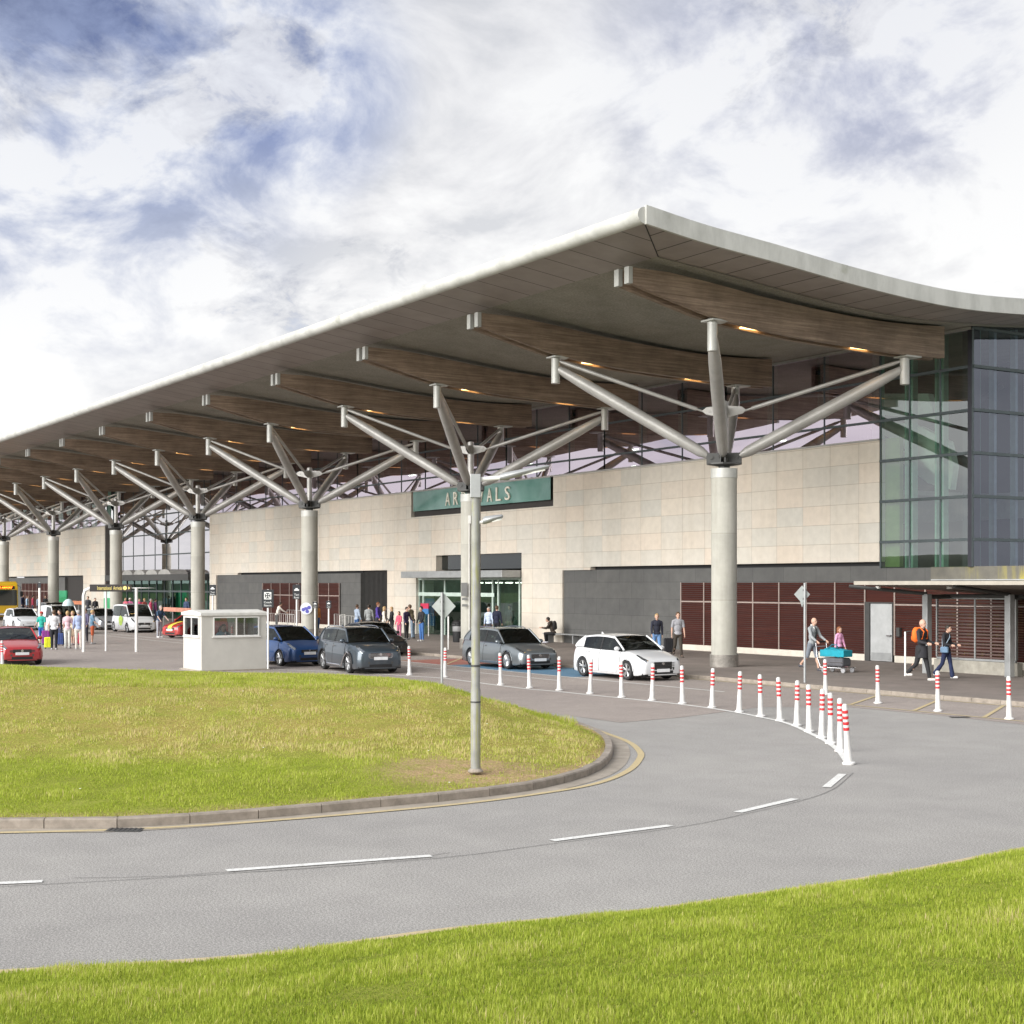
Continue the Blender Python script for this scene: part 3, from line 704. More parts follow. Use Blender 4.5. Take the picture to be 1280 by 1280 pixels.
# --- curtain walling: clerestory bays (9 m), corner, side return, left glazed bay
CW = -35.9
levels = [4.64, 6.18, 7.72, 9.25, 10.80]
def glazed(x0, x1, zb, zt, y=YW+.06, step=3.0, mat=None, lv=levels, fins=True, lw=.02):
    g = MB(); g.add([(x0, y, zb), (x1, y, zb), (x1, y, zt), (x0, y, zt)], [(0, 1, 2, 3)])
    p = bp(g, 'window', mat or M['glassA'], recalc=False)
    m = MB(); n = max(int(round((x1-x0)/step)), 1)
    for i in range(n+1):
        x = x1-(x1-x0)*i/n; m.box(x-lw, x+lw, y-.03, y-.004, zb, zt)
    for z in lv:
        if zb+.1 < z < zt-.1: m.box(x0, x1, y-.075, y-.031, z-.02-lw, z+.02+lw)
    bp(m, 'window_frame', M['frame'], p)
    if fins:
        m = MB()
        for i in range(n):
            x = x1-(x1-x0)*(i+.12)/n; m.box(x-.10, x+.10, y+.25, y+.5, zb, zt); m.box(x-.55, x-.47, y+.5, y+.7, zb, zt)
        bp(m, 'inner_mullion', M['fin'], p)
    return p
xs = [X_R]
while xs[-1] > X_end+9: xs.append(xs[-1]-9.0)
zt_of = SZ(YW+.06)
for a, b in zip(xs, xs[1:]):
    if b > X_A or a < X_B: glazed(b, a, WT+.07, zt_of)
    elif a > X_A > b: glazed(X_A, a, WT+.07, zt_of, step=2.5)
    elif a > X_B > b: glazed(b, X_B, WT+.07, zt_of, step=2.5)
glazed(X_R+.02, CW, 3.66, zt_of, step=1.5, mat=M['glassC'], lw=.032)
# corner post and rail at the head
m = MB(); m.box(CW-.16, CW+.015, YW-.02, YW+.05, 3.66, zt_of); m.box(CW-.5, CW-.05, YW+.10, YW+.5, 3.66, zt_of); bp(m, 'corner_post', plain('dark_corner_post', (.035, .035, .045), .3))
m = MB(); m.box(X_end, CW+.06, YW-.05, YW+.03, zt_of-.12, zt_of-.02); bp(m, 'head_rail', M['steel'])
# side return, facing the photographer's right
x = CW+.02; y0, y1 = YW+.02, YW+24
g = MB(); ys = [y0, y0+5, y0+10, y0+15, y0+20, y1]
g.add([(x, y, 3.66) for y in ys] + [(x, y, SZ(y)) for y in ys], [(i, i+1, i+7, i+6) for i in range(5)])
p = bp(g, 'window', M['glassB'], recalc=False)
m = MB()
for k in range(9): y = y0+2.95*k; m.box(x+.004, x+.03, y-.045, y+.045, 3.66, SZ(y)-.02)
for z in levels: m.box(x+.031, x+.075, y0, y1, z-.055, z+.055)
m.box(x-.01, x+.06, y0-.07, y0+6, zt_of-.11, zt_of-.02); bp(m, 'window_frame', M['frame'], p)
m = MB()
for k in range(8):
    for q in (.3, 1.35, 2.5): y = y0+2.95*k+q; m.box(x-.35, x-.12, y-.07, y+.07, 3.66, SZ(y)-.05)
bp(m, 'inner_mullion', plain('pale_blue_mullion', (.48, .56, .62), .4), p)
# interior: floors, back wall, ceiling lights
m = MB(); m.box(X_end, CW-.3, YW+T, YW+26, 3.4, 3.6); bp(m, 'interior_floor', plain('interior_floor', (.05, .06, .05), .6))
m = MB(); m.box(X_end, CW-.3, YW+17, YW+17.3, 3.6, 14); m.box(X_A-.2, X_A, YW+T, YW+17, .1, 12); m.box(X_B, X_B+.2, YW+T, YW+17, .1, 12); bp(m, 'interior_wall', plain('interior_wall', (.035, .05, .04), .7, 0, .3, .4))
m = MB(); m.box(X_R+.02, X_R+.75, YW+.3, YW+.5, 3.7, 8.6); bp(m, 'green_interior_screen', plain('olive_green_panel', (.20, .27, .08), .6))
m = MB(); m.box(-58, CW-1.5, YW+9, YW+9.2, 5.8, 6.9); m.box(-70, -45, YW+6, YW+12, 6.9, 7.1); bp(m, 'mezzanine', plain('mezzanine_white', (.5, .5, .48), .6))
def inner_slab(P, Y, th, name='inner_pale_slab'):  # pale slabs added behind the glass to give the white shapes in it
    pts = [(WX(a, Y), ZY(a, b, Y)) for a, b in P]; m = MB(); m.prism(pts, Y, Y+th, 'y'); bp(m, name, plain('pale_slab_white', (.78, .80, .76), .5, 0, .08))
inner_slab([(1070, 528), (1108, 545), (1150, 575), (1188, 612), (1192, 583), (1185, 552), (1150, 533), (1100, 524)], 43.2, .3)
inner_slab([(1102, 560), (1130, 580), (1160, 604), (1186, 612), (1176, 590), (1140, 566)], 44.4, .3)
inner_slab([(1085, 492), (1160, 492), (1168, 520), (1190, 532), (1150, 524), (1085, 516)], 43.6, .3)
inner_slab([(960, 575), (985, 548), (1000, 545), (1022, 562), (1022, 582)], 44.0, .3)
m = MB()
for i in range(9):
    xx = CW-2.0-rng.random()*60; yy = YW+2+rng.random()*12; m.box(xx-.35, xx+.35, yy-.10, yy+.10, 10.2, 10.26)
bp(m, 'interior_light', M['ceil'])
# interior tree supports echoed behind the glass
m = MB()
for k in range(9):
    cx = -49-17.8*k
    m.tube([(cx, YW+8, 3.6), (cx, YW+8, 8.2)], .42, 14)
    for dx in (-4.3, 4.3):
        for dy in (-4.3, 4.3): m.tube([(cx, YW+8, 8.0), (cx+dx, YW+8+dy, 12.0)], [.2, .14], 8)
bp(m, 'interior_prop', M['darksteel'])
# left glazed bay -----------------------------------------------------------------------
YB = YW+.75
g = MB(); g.add([(X_B+.2, YB, 3.9), (X_A-.2, YB, 3.9), (X_A-.2, YB, zt_of), (X_B+.2, YB, zt_of)], [(0, 1, 2, 3)])
p = bp(g, 'window', glass('entrance_facade_glass', (.3, .36, .34), (1.0, .97, 1.0), .72, 0, .04), recalc=False)
m = MB()
for k in range(10): x = X_A-.2-k*(X_A-X_B-.4)/9; m.box(x-.03, x+.03, YB-.03, YB-.004, 3.9, zt_of)
for z in (5.6, 7.4, 9.1, 10.8): m.box(X_B+.2, X_A-.2, YB-.09, YB-.031, z-.05, z+.05)
bp(m, 'window_frame', M['frame'], p)
m = MB(); m.box(X_B+3.5, X_A-2, YB-1.8, YB-.1, 3.35, 3.85); bp(m, 'entrance_canopy', M['darksteel'])
m = MB()
for k in range(5):
    cx = X_A-8-k*3.3; pts = [(cx+1.5*math.cos(a), 3.86+.42*math.sin(a)) for a in [PI*q/10 for q in range(11)]]
    m.prism(pts, YB-1.7, YB-.2, 'y')
bp(m, 'canopy_vault', M['steel'])
g = MB(); g.add([(X_B+.2, YB, .12), (X_A-.2, YB, .12), (X_A-.2, YB, 3.35), (X_B+.2, YB, 3.35)], [(0, 1, 2, 3)])
p = bp(g, 'entrance_glazing', glass('teal_entrance_glass', (.22, .55, .45), (.55, .75, .68), .35), recalc=False)
m = MB()
for k in range(14): x = X_A-.3-k*(X_A-X_B-.6)/13; m.box(x-.05, x+.05, YB-.06, YB-.004, .12, 3.35)
m.box(X_B+.2, X_A-.2, YB-.08, YB-.061, 2.35, 2.5); m.box(X_B+.2, X_A-.2, YB-.05, YB-.003, 3.352, 3.9); bp(m, 'window_frame', M['frame'], p)
m = MB(); m.box(X_B-.02, X_B+.24, YW+.03, YW+T, .1, WT); bp(m, 'wall_end', plain('wall_reveal', (.10, .09, .085), .7))
m = MB(); m.box(X_B+.5, X_A-.5, YB+6, YB+6.2, .1, 3.3); bp(m, 'interior_wall', plain('lobby_wall_teal', (.10, .30, .24), .6, 0, .4, .3))
# --- arrivals entrance ------------------------------------------------------------------
m = MB(); m.box(trL, trR, YW+.4, YW+.5, DT2-.02, 4.7); bp(m, 'transom_window', M['tint'])
xc0 = WX(501, 40.6); xc1 = sx(652)-.05
m = MB(); m.box(xc0, xc1, 40.6, YW-.01, 3.40, 3.78); bp(m, 'door_canopy', M['postgrey'], bevel=.02)
g = MB(); g.add([(doorL, YW+.25, .12), (doorR, YW+.25, .12), (doorR, YW+.25, 3.4), (doorL, YW+.25, 3.4)], [(0, 1, 2, 3)])
p = bp(g, 'entrance_glazing', M['glassG'], recalc=False)
m = MB()
for q in (0, .045, .265, .52, .72, .77, .955, .995): x = doorL+(doorR-doorL)*q; m.box(x-.05, x+.05, YW+.18, YW+.245, .12, 3.4)
m.box(doorL, doorL+(doorR-doorL)*.74, YW+.15, YW+.179, 2.35, 2.56); m.box(doorL, doorR, YW+.15, YW+.179, 3.28, 3.4); bp(m, 'door_frame', plain('pale_door_frame', (.50, .60, .53), .4), p)
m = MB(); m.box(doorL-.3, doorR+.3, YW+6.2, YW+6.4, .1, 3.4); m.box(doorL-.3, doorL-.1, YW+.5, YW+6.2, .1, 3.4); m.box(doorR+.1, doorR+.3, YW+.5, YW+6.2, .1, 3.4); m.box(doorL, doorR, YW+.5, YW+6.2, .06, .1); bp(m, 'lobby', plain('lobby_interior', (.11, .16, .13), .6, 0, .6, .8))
m = MB(); m.box(doorL+.6, doorL+1.7, YW+.30, YW+.33, .6, 2.2); bp(m, 'door_poster', plain('navy_poster', (.05, .10, .22), .5, 0, .5, 2), p)
m = MB()
for k in range(6): m.box(doorL+.8+k*1.1, doorL+1.3+k*1.1, YW+3, YW+3.2, 3.1, 3.15)
bp(m, 'interior_light', M['ceil'])
# ================================================================== roof
def roofpart(m, name, mat, parent=None, **k): return bp(m, name, mat, parent, **k)
YY = [25.2+.5*i for i in range(0, 101)]
TH_R = .46
m = MB(); prof_t = [(y, SZ(y)+TH_R) for y in YY]; prof_b = [(y, SZ(y)+.05) for y in YY]
m.rings([[Vector((x, y, z)) for y, z in prof_t + prof_b[::-1]] for x in (XL, XE)], True)
roof = roofpart(m, 'roof', M['roofmetal'])
nose = [(25.2-.23*math.cos(a)*0-.25*math.sin(a), SZ(25.2)+.21+.235*math.cos(a)) for a in [PI*q/12 for q in range(13)]]
m = MB(); m.rings([[Vector((x, y, z)) for y, z in nose] for x in [XL+(XE+.03-XL)*i/60 for i in range(61)]], True); roofpart(m, 'front_fascia', M['fascia'], roof, smooth=.9)
m = MB(); prof_t = [(y, SZ(y)+TH_R+.03) for y in YY]; prof_b = [(y, SZ(y)-.04) for y in YY]
m.rings([[Vector((x, y, z)) for y, z in prof_t + prof_b[::-1]] for x in (XE+.002, XE+.10)], True); roofpart(m, 'verge_fascia', M['fascia'], roof)
def soff(x0, x1, y0, y1, dz=0.0, n=40):
    m = MB(); P = []
    for i in range(n+1):
        y = y0+(y1-y0)*i/n; P.append([Vector((x0, y, SZ(y)+dz)), Vector((x1, y, SZ(y)+dz))])
    return m.grid(P)
m = soff(XL, XE-2.2, 27.35, 75, 0.0); roofpart(m, 'soffit', M['soffit'], roof, recalc=False)
a = 2.15
m = MB(); m.grid([[Vector((XE, 25.2, SZ(25.2))), Vector((XE-a, 25.2+a, SZ(25.2+a)))], [Vector((XL, 25.2, SZ(25.2))), Vector((XL, 25.2+a, SZ(25.2+a)))]]); roofpart(m, 'soffit_edge', M['edge2'], roof, recalc=False)
m = MB(); n = 60; P = [[Vector((XE, 25.2, SZ(25.2))), Vector((XE-a, 25.2+a, SZ(25.2+a)))]]
for i in range(n+1):
    y = 25.2+a+(75-25.2-a)*i/n; P.append([Vector((XE, y, SZ(y))), Vector((XE-a, y, SZ(y)))])
m.grid(P); roofpart(m, 'soffit_edge', M['edge'], roof, recalc=False)
m = MB(); m.tube([(XE, 25.2, SZ(25.2)-.004), (XE-a, 25.2+a, SZ(25.2+a)-.004)], .018, 6); roofpart(m, 'soffit_joint', M['black'], roof)
# beams
B_BOT = [(26.75, 12.15), (28.2, 11.82), (30.2, 11.40), (32, 11.2), (34.5, 11.06), (38.8, 10.95), (41.6, 11.02)]
bb = catmull([(y, z, 0) for y, z in B_BOT], 6); BY = [27-.25 + i*(40.45-26.75)/44 for i in range(45)]
def BB(y): return interp([(p.x, p.y) for p in bb], y)
def BTp(y): return min(SZ(y)-.16, 12.62) if y < 28 else SZ(y)-.16*max(0, min(1, (42-y)/10))-.03
beams_x = [-36.3-8.9*i for i in range(18)]
for X in beams_x:
    m = MB()
    for s in (-1, 1):
        xa, xb = X+s*.16, X+s*.36
        m.rings([[Vector((x, y, BTp(y))) for y in BY] + [Vector((x, y, BB(y))) for y in reversed(BY)] for x in (xa, xb)], True)
    beam = roofpart(m, 'beam', M['wood'], roof)
    for s in (-1, 1):
        m = MB(); xa, xb = sorted((X+s*.145, X+s*.375)); m.box(xa, xb, 26.68, 26.83, BB(26.75)-.02, BTp(26.75)+.02); roofpart(m, 'beam_end_plate', plain('end_plate_grey', (.33, .33, .31), .5), roof)
    for y in (31.9, 36.8): m = MB(); m.box(X-.13, X+.13, y-.42, y+.42, BB(y)+.06, BB(y)+.10); roofpart(m, 'downlight', M['lamp'], roof)
    m = MB(); m.box(X-.155, X+.155, 30.6, 40.4, 11.75, 11.9); roofpart(m, 'beam_spacer', M['black'], roof)
m = MB(); 
for k in range(10): m.box(beams_x[k]-4.9, beams_x[k]-4.0, YW+.05, YW+.12, 11.0, 11.01)
# ================================================================== arrivals sign
zc0, zc1 = ZY(602, 644.5), 8.46
sg = thing('arrivals_sign', 'long green glass ARRIVALS sign set in the stone wall above the entrance', 'sign', ((sgL+sgR)/2, YW+.3, 7.0))
def sp_(m, name, mat, parent=None, **k):
    m.v = [(v[0]-(sgL+sgR)/2, v[1]-YW-.3, v[2]-7.0) for v in m.v]; return m.build(name, mat, parent or sg, **k)
m = MB(); m.box(sgL+.005, sgR-.005, YW+.22, YW+.9, 7.03, WT-.01); sp_(m, 'recess', plain('sign_recess', (.035, .03, .028), .6))
m = MB(); m.box(sgL+.25, sgR-.25, YW+.0, YW+.03, 7.36, WT-.02)
t_ = NT('sign_green_glass'); t_.set(Base_Color=t_.ramp(t_.noise(.7, 4), [(.35, (.10, .22, .19)), (.65, (.16, .30, .265))]), Roughness=.08); sp_(m, 'sign_panel', t_.m)
m = MB(); m.box(sgL+.2, sgR-.2, YW+.0, YW+.04, WT-.018, WT+.03); sp_(m, 'sign_rail', M['steel'])
def text_mesh(s, w_, h_, depth=.03):
    """letters as geometry: returns MB in the XZ plane facing -Y, centred on 0, fitted to w_ x h_"""
    cu = bpy.data.curves.new('t', 'FONT'); cu.body = s; cu.extrude = depth/2; cu.resolution_u = 3; cu.space_character = 1.0
    o = bpy.data.objects.new('t', cu); COL.objects.link(o); dg = bpy.context.evaluated_depsgraph_get()
    me = bpy.data.meshes.new_from_object(o.evaluated_get(dg)); v = np.array([tuple(q.co) for q in me.vertices])
    lo, hi = v.min(0), v.max(0); sc1 = w_/(hi[0]-lo[0]); sc2 = h_/(hi[1]-lo[1])
    m = MB(); m.v = [((p[0]-(lo[0]+hi[0])/2)*sc1, -(p[2]), (p[1]-(lo[1]+hi[1])/2)*sc2) for p in v]
    m.f = [tuple(p.vertices) for p in me.polygons]; COL.objects.unlink(o); bpy.data.objects.remove(o); return m
lx0, lx1 = WX(558), WX(638.5); wid = lx1-lx0; zl = (ZY(600, 611.5)+ZY(600, 628.5))/2; hl_ = ZY(600, 612)-ZY(600, 628.5)
for k, ch in enumerate('ARRIVALS'):
    wch = .16 if ch == 'I' else .50
    tm = text_mesh(ch, wch, hl_, .06); cx = lx0+.25+(wid-.5)*k/7
    tm.v = [(v[0]+cx, v[1]+YW-.05, v[2]+zl) for v in tm.v]; sp_(tm, 'letter', M['letter'])
# ================================================================== branching columns
YC = 34.45
def column():
    t = thing('branching_column', 'x', 'column', (0, 0, .1))
    m = MB(); m.lathe([(.5, .0), (.5, .45), (.455, .452), (.455, 6.72)], 40); m.build('shaft', M['conc'], t, smooth=.6)
    m = MB(); m.lathe([(.51, -.01), (.51, .44)], 40, cap=False)
    m.build('base_skirt', plain('dull_steel_skirt', (.30, .28, .25), .5, .5, .3, 6), t, smooth=.6)
    m = MB(); m.lathe([(.475, 6.722), (.475, 7.06), (.46, 7.062)], 40); m.lathe([(.478, 6.80), (.478, 6.82)], 40); m.build('capital', M['cap'], t, smooth=.6)
    m = MB(); m.lathe([(.20, 7.06), (.20, 7.14), (.62, 7.20), (.62, 7.25), (.25, 7.27)], 8)
    for a in (0.7854, 2.356, 3.927, 5.498):
        R_ = TR((0, 0, 0), a)
        m.box(.1, .62, -.10, -.06, 7.25, 7.62, R_); m.box(.1, .62, .06, .10, 7.25, 7.62, R_)
        m.tube([R_ @ Vector((.45, -.14, 7.46)), R_ @ Vector((.45, .14, 7.46))], .07, 10); pass
    m.build('node_plates', M['darksteel'], t)
    m = MB()
    for a in (0.7854, 2.356, 3.927, 5.498):
        R_ = TR((0, 0, 0), a); q_ = len(m.v)
        for s_ in (-1, 1): m.prism([(.1, 8.88), (.1, 9.30), (.62, 9.26), (.78, 9.14), (.66, 9.02)], s_*.045-.012, s_*.045+.012, 'y')
        m.v[q_:] = [tuple(R_ @ Vector(v)) for v in m.v[q_:]]
        m.tube([R_ @ Vector((.55, -.08, 9.12)), R_ @ Vector((.55, .08, 9.12))], .05, 10)
    m.build('tie_plates', M['steel'], t)
    m = MB(); m.lathe([(.15, 7.2), (.15, 9.45), (.05, 9.5)], 14); m.build('mast', M['steel'], t, smooth=.6)
    for dx in (-4.45, 4.45):
        for dy, z0, z1 in ((-4.25, 10.30, 11.24), (4.35, 9.86, 10.80)):
            v = Vector((dx, dy, 0)).normalized()
            a = v*.50 + Vector((0, 0, 7.48)); b = Vector((dx, dy, z1-.42)) - v*.12
            d_ = b-a; m = MB(); pts = [a+d_*q for q in (0, .02, .06, .2, .5, .8, .95, 1)]
            m.tube(pts, [.07, .12, .19, .215, .225, .215, .17, .13], 18); m.build('strut', M['steel'], t, smooth=.8)
            m = MB(); a2 = v*.62+Vector((0, 0, 9.08)); b2 = Vector((dx, dy, z1-.12)) - v*.12
            m.tube([a2, a2+(b2-a2)*.06, a2+(b2-a2)*.07, b2-(b2-a2)*.05, b2], [.035, .04, .075, .075, .04], 10); m.build('tie_rod', M['steel'], t, smooth=.8)
            m = MB(); m.lathe([(.14, z0), (.16, z0+.01), (.16, z1-.02), (.13, z1)], 18, (dx, dy, 0)); 
            m.box(dx-.30, dx+.30, dy-.22, dy+.52, z1, z1+.05); m.prism([(dy-.2, z1+.05), (dy+.5, z1+.05), (dy+.25, z1+.14), (dy-.05, z1+.14)], dx-.05, dx+.05, 'x')
            m.build('strut_head', M['cap'], t, smooth=.6)
    return t
c0 = column(); c0.location = (-40.6-.1, YC, .1)
names = ['nearest thick round concrete column with splayed grey struts, right of the white hatchback', 'concrete column with splayed struts, half hidden behind the lamp post',
 'concrete column with a blue and white round notice, behind the dark grey SUV', 'concrete column with splayed struts, rising just behind the white kiosk',
 'concrete column with splayed struts, behind the white taxi van', 'concrete column with splayed struts, behind the parked white van and people', 'concrete column with splayed struts, behind the yellow coach at the left edge']
allc = [c0]
for i in range(1, 9):
    c = copy_tree(c0); c.location = (-40.7-17.8*i, YC, .1); allc.append(c)
for i, c in enumerate(allc):
    tag(c, names[i] if i < 7 else ['concrete column beyond the yellow coach, next but one to the left edge', 'farthest concrete column, last at the left end of the roof'][i-7], 'column', 'branching columns carrying the roof')
# ================================================================== vehicles (local: x forward, y left, z up)
def car(name, label, cat, loc, head, col, L=4.3, W=1.8, H=1.45, prof=None, gh=None, wr=.33, wb=2.65, axf=None, roofcol=None, metal=.0, belt=.0,
        painted_rear=False, rails=False, clad=False, grille=(.62, .20, .42), spokes=5, group='cars and vans in front of the terminal', paintname=None, hz=(.62, .76), nodoor=False, plate_c=None, chrome_grille=False, lip=True):
    """prof: top profile (x from nose 0..1 tail, z); gh: (xA base windshield, xB roof front, xC roof rear, xD rear base), fractions from the nose"""
    t = thing(name, label, cat, loc, head, group)
    P = paint(paintname or name+'_paint', col, metal)
    prof = prof or [(0, .62), (.03, .70), (.10, .80), (.27, .96), (.6, .98), (.93, 1.0), (.98, .93), (1, .80)]
    xA, xB, xC, xD = gh
    X = lambda f: L/2 - f*L
    axf = axf if axf is not None else .87/4.3
    wf, wr_ = X(0)-axf*L, X(0)-axf*L-wb
    R = wr+.055
    zc = .17
    pc = [(p.x, p.y) for p in catmull([(a, b, 0) for a, b in prof], 4)]
    def ztop(f): return interp(pc, f)
    def halfw(f):
        t_ = abs(2*f-1); e = 1-.10*t_**3
        q = min(f, 1-f)*L; r = .22
        if q < r: e *= (1-.16*(1-q/r)**2)
        return W/2*e
    def zbot(f):
        x = X(f); z = zc + .06*max(0, 1-min(f, 1-f)*L/.35)
        for c in (wf, wr_):
            if abs(x-c) < R: z = max(z, wr*.98+math.sqrt(R*R-(x-c)**2))
        return z
    SEC = [(0, 0), (.90, 0), (.975, .0), (1.0, .10), (1.0, .40), (.985, .62), (.955, .84), (.90, .96), (.80, 1.0), (.4, 1.02), (0, 1.03)]
    def bpnt(f, s, side, off=0.0):
        f = min(max(f, 0), 1); k = s*(len(SEC)-1); i = min(int(k), len(SEC)-2); u = k-i
        a, b = SEC[i], SEC[i+1]; yy = a[0]+(b[0]-a[0])*u; zz_ = a[1]+(b[1]-a[1])*u
        w_ = halfw(f); zb, zt = zbot(f), ztop(f); zm = zc
        # heights measured on the un-arched section so that side features stay level
        z0 = zm+.06*max(0, 1-min(f, 1-f)*L/.35); z = z0+(zt-z0)*zz_; z = max(z, zb)
        tuck = 1-.0
        y = w_*yy*tuck; oy = off*(1 if k < 7.5 else .35); oz = off*(0 if k < 6.5 else 1)
        return Vector((X(f), side*(y+oy), z+oz))
    fs = sorted(set([i/44 for i in range(45)] + [(.5*L-(c+R*math.cos(PI*q/14)))/L for c in (wf, wr_) for q in range(15)] + [.004, .012, .03, .97, .988, .996]))
    fs = [f for f in fs if 0 <= f <= 1]
    m = MB(); rings = []
    ns = len(SEC)
    for f in fs:
        l = [bpnt(f, i/(ns-1), 1) for i in range(ns)]; r = [bpnt(f, i/(ns-1), -1) for i in range(ns-2, 0, -1)]
        if f in (0.0, 1.0): 
            c = Vector((l[0].x, 0, (l[0].z+l[-1].z)/2)); l = [c+(p-c)*.93 for p in l]; r = [c+(p-c)*.93 for p in r]
        rings.append(l+r)
    m.rings(rings, True); body = m.build('body', P, t, smooth=.75)
    def patch_(f0, f1, s0, s1, off, side, n=8, k=6, th=None):
        m = MB(); A = [[bpnt(f0+(f1-f0)*i/n, s0+(s1-s0)*j/k, side, off) for j in range(k+1)] for i in range(n+1)]
        return m.grid(A)
    # underbody and wheel wells
    m = MB(); m.box(X(.97), X(.03), -W/2+.26, W/2-.26, .14, .5); m.box(X(.985), X(.02), -W/2+.12, W/2-.12, .19, .26); m.build('underbody', M['black'], t)
    # greenhouse ------------------------------------------------------------------------
    zr = H
    gfs = sorted(set([xA+(xB-xA)*i/6 for i in range(7)] + [xB+(xC-xB)*i/8 for i in range(9)] + [xC+(xD-xC)*i/5 for i in range(6)]))
    def gtop(f):
        if f <= xB: u = (f-xA)/(xB-xA); return ztop(xA)+(zr-.035-ztop(xA))*(u**.88)
        if f >= xC: u = (xD-f)/max(xD-xC, 1e-6); return ztop(xD)+(zr-.06-ztop(xD))*(max(u, 0)**.62)
        u = (f-xB)/(xC-xB); return zr-.035*(1-u)-.06*u + .05*math.sin(PI*u)
    wbase, wtop = .90, .73
    if H > 1.65: wtop = .80
    def gp(f, s, side, off=0.0):
        zb = ztop(f)-.03; zt = max(gtop(f), zb+.005); hw = halfw(f)
        def wy(z): return hw*(wbase-(wbase-wtop)*min(max((z-zb)/(zr-zb), 0), 1))
        if s <= .6: z = zb+(zt-.0-zb)*s/.6; y = wy(z); n = Vector((0, side, .25)).normalized()
        else: u = (s-.6)/.4; z = zt+.035*math.sin(u*PI/2)*(1 if zt-zb > .2 else .3); y = wy(zt)*(1-u); n = Vector((0, side*.15*(1-u), 1)).normalized()
        if s > .6:
            g = (gtop(min(f+.01, xD))-gtop(max(f-.01, xA)))/(.02*L); n = (n+Vector((g, 0, 0))).normalized()
        return Vector((X(f), side*y, z)) + n*off
    m = MB(); RR = []
    for f in gfs:
        RR.append([gp(f, q, 1) for q in (0, .3, .6, .7, .85, 1)] + [gp(f, q, -1) for q in (.85, .7, .6, .3, 0)])
    m.rings(RR, True); gl = m.build('windows', M['cargl'], t, smooth=.6)
    zb_ = ztop(xB)
    m = MB(); ww = W*.36; A = []
    for i in range(13):
        f = xA+.01+(xD-xA-.025)*i/12; A.append([Vector((X(f), -halfw(f)*.86, ztop(f)+.004)), Vector((X(f), -halfw(f)*.45, ztop(f)+.045)), Vector((X(f), halfw(f)*.45, ztop(f)+.045)), Vector((X(f), halfw(f)*.86, ztop(f)+.004))])
    m.grid(A); m.build('cabin_interior', plain('cabin_dark', (.03, .03, .032), .8), t)
    for fx_ in (xB+.035, xB+(xC-xB)*.62):
        for sy in (-.36, .36):
            m = MB(); x_ = X(fx_)-.25; m.box(x_-.10, x_+.02, sy-.22, sy+.22, zb_-.1, zb_+(zr-zb_)*.38); m.box(x_-.09, x_-.01, sy-.11, sy+.11, zb_+(zr-zb_)*.42, zb_+(zr-zb_)*.72); m.build('seat', plain('seat_grey', (.10, .10, .105), .8), t, bevel=.03)
    def gpatch(name, f0, f1, s0, s1, off, mat, sides=(1, -1), n=8, k=4, parent=None, taper=None):
        for sd_ in sides:
            m = MB(); A = []
            for i in range(n+1):
                f = f0+(f1-f0)*i/n; A.append([gp(f + (taper or 0)*(j/k), s0+(s1-s0)*j/k, sd_, off) for j in range(k+1)])
            m.grid(A); o = m.build(name, mat, parent or t, smooth=.8)
        return o
    RC = roofcol or P
    m = MB(); A = []
    for i in range(13):
        f = (xB-.005)+(xC-xB+.012)*i/12; A.append([gp(f, q, 1, .008) for q in (.53, .6, .7, .85, 1)] + [gp(f, q, -1, .008) for q in (.85, .7, .6, .53)])
    m.grid(A); roof_ = m.build('car_roof', RC, t, smooth=.7)
    def rail_tube(fa, fb, s, r, name, mat, n=8, flat=1.0, off=.004):
        for sd_ in (1, -1):
            m = MB(); m.tube([gp(fa+(fb-fa)*i/n, s, sd_, off) for i in range(n+1)], r, 8); m.build(name, mat, t, smooth=.8)
    rail_tube(xA+.004, xB, .6, .035, 'pillar', P)
    rail_tube(xC, xD-.004, .6, .035, 'pillar', P)
    # rear quarter
    cw = .05 if not painted_rear else 0
    if painted_rear: gpatch('side_panel', xB+(xC-xB)*.36, xD-.004, 0, .6, .010, P, n=10)
    else:
        gpatch('quarter_panel', xC-.005, xD-.004, 0, .6, .009, P)
    bp_ = xB+(xC-xB)*.36
    if not painted_rear: gpatch('door_pillar', bp_-.010, bp_+.010, .02, .56, .006, M['black'], n=1)
    # window line trim
    for sd_ in (1, -1):
        m = MB(); m.tube([gp(xA+.02+(xD-xA-.05)*i/12, .015, sd_, .008) for i in range(13)], .010, 6); m.build('window_trim', M['chrome'] if rails or chrome_grille else M['black'], t)
    if rails:
        for sd_ in (1, -1):
            m = MB(); pts = [gp(xB+.04+(xC-xB-.06)*i/10, .62, sd_, .055 if 0 < i < 10 else .01) for i in range(11)]; m.tube(pts, .018, 6); m.build('roof_rail', M['chrome'], t, smooth=.8)
    # doors
    fA = xA+.035; fm = bp_; fr = min(.80 if L < 4.6 else .78, (L/2-(wr_-R))/L-.155 if False else .79)
    for sd_ in (1, -1):
        for (a, b) in ((fA, fm-.002), (fm+.002, min((L/2-wr_-R*.55)/L, .80))):
            m = patch_(a, b, .32, .695, .006, sd_, 8, 5); dd = m.build('door', P, t, smooth=.8)
            m = MB(); c = bpnt(b-.035, .60, sd_, .03); m.cbox(tuple(c), (.17, .035, .03)); m.build('door_handle', P if not chrome_grille else M['chrome'], dd, bevel=.008)
        m = MB()
        for q_ in (fA, fm, min((L/2-wr_-R*.55)/L, .80)): m.tube([bpnt(q_, .30+.42*u_/6, sd_, .007) for u_ in range(7)], .008, 4)
        m.build('door_seam', M['black'], t)
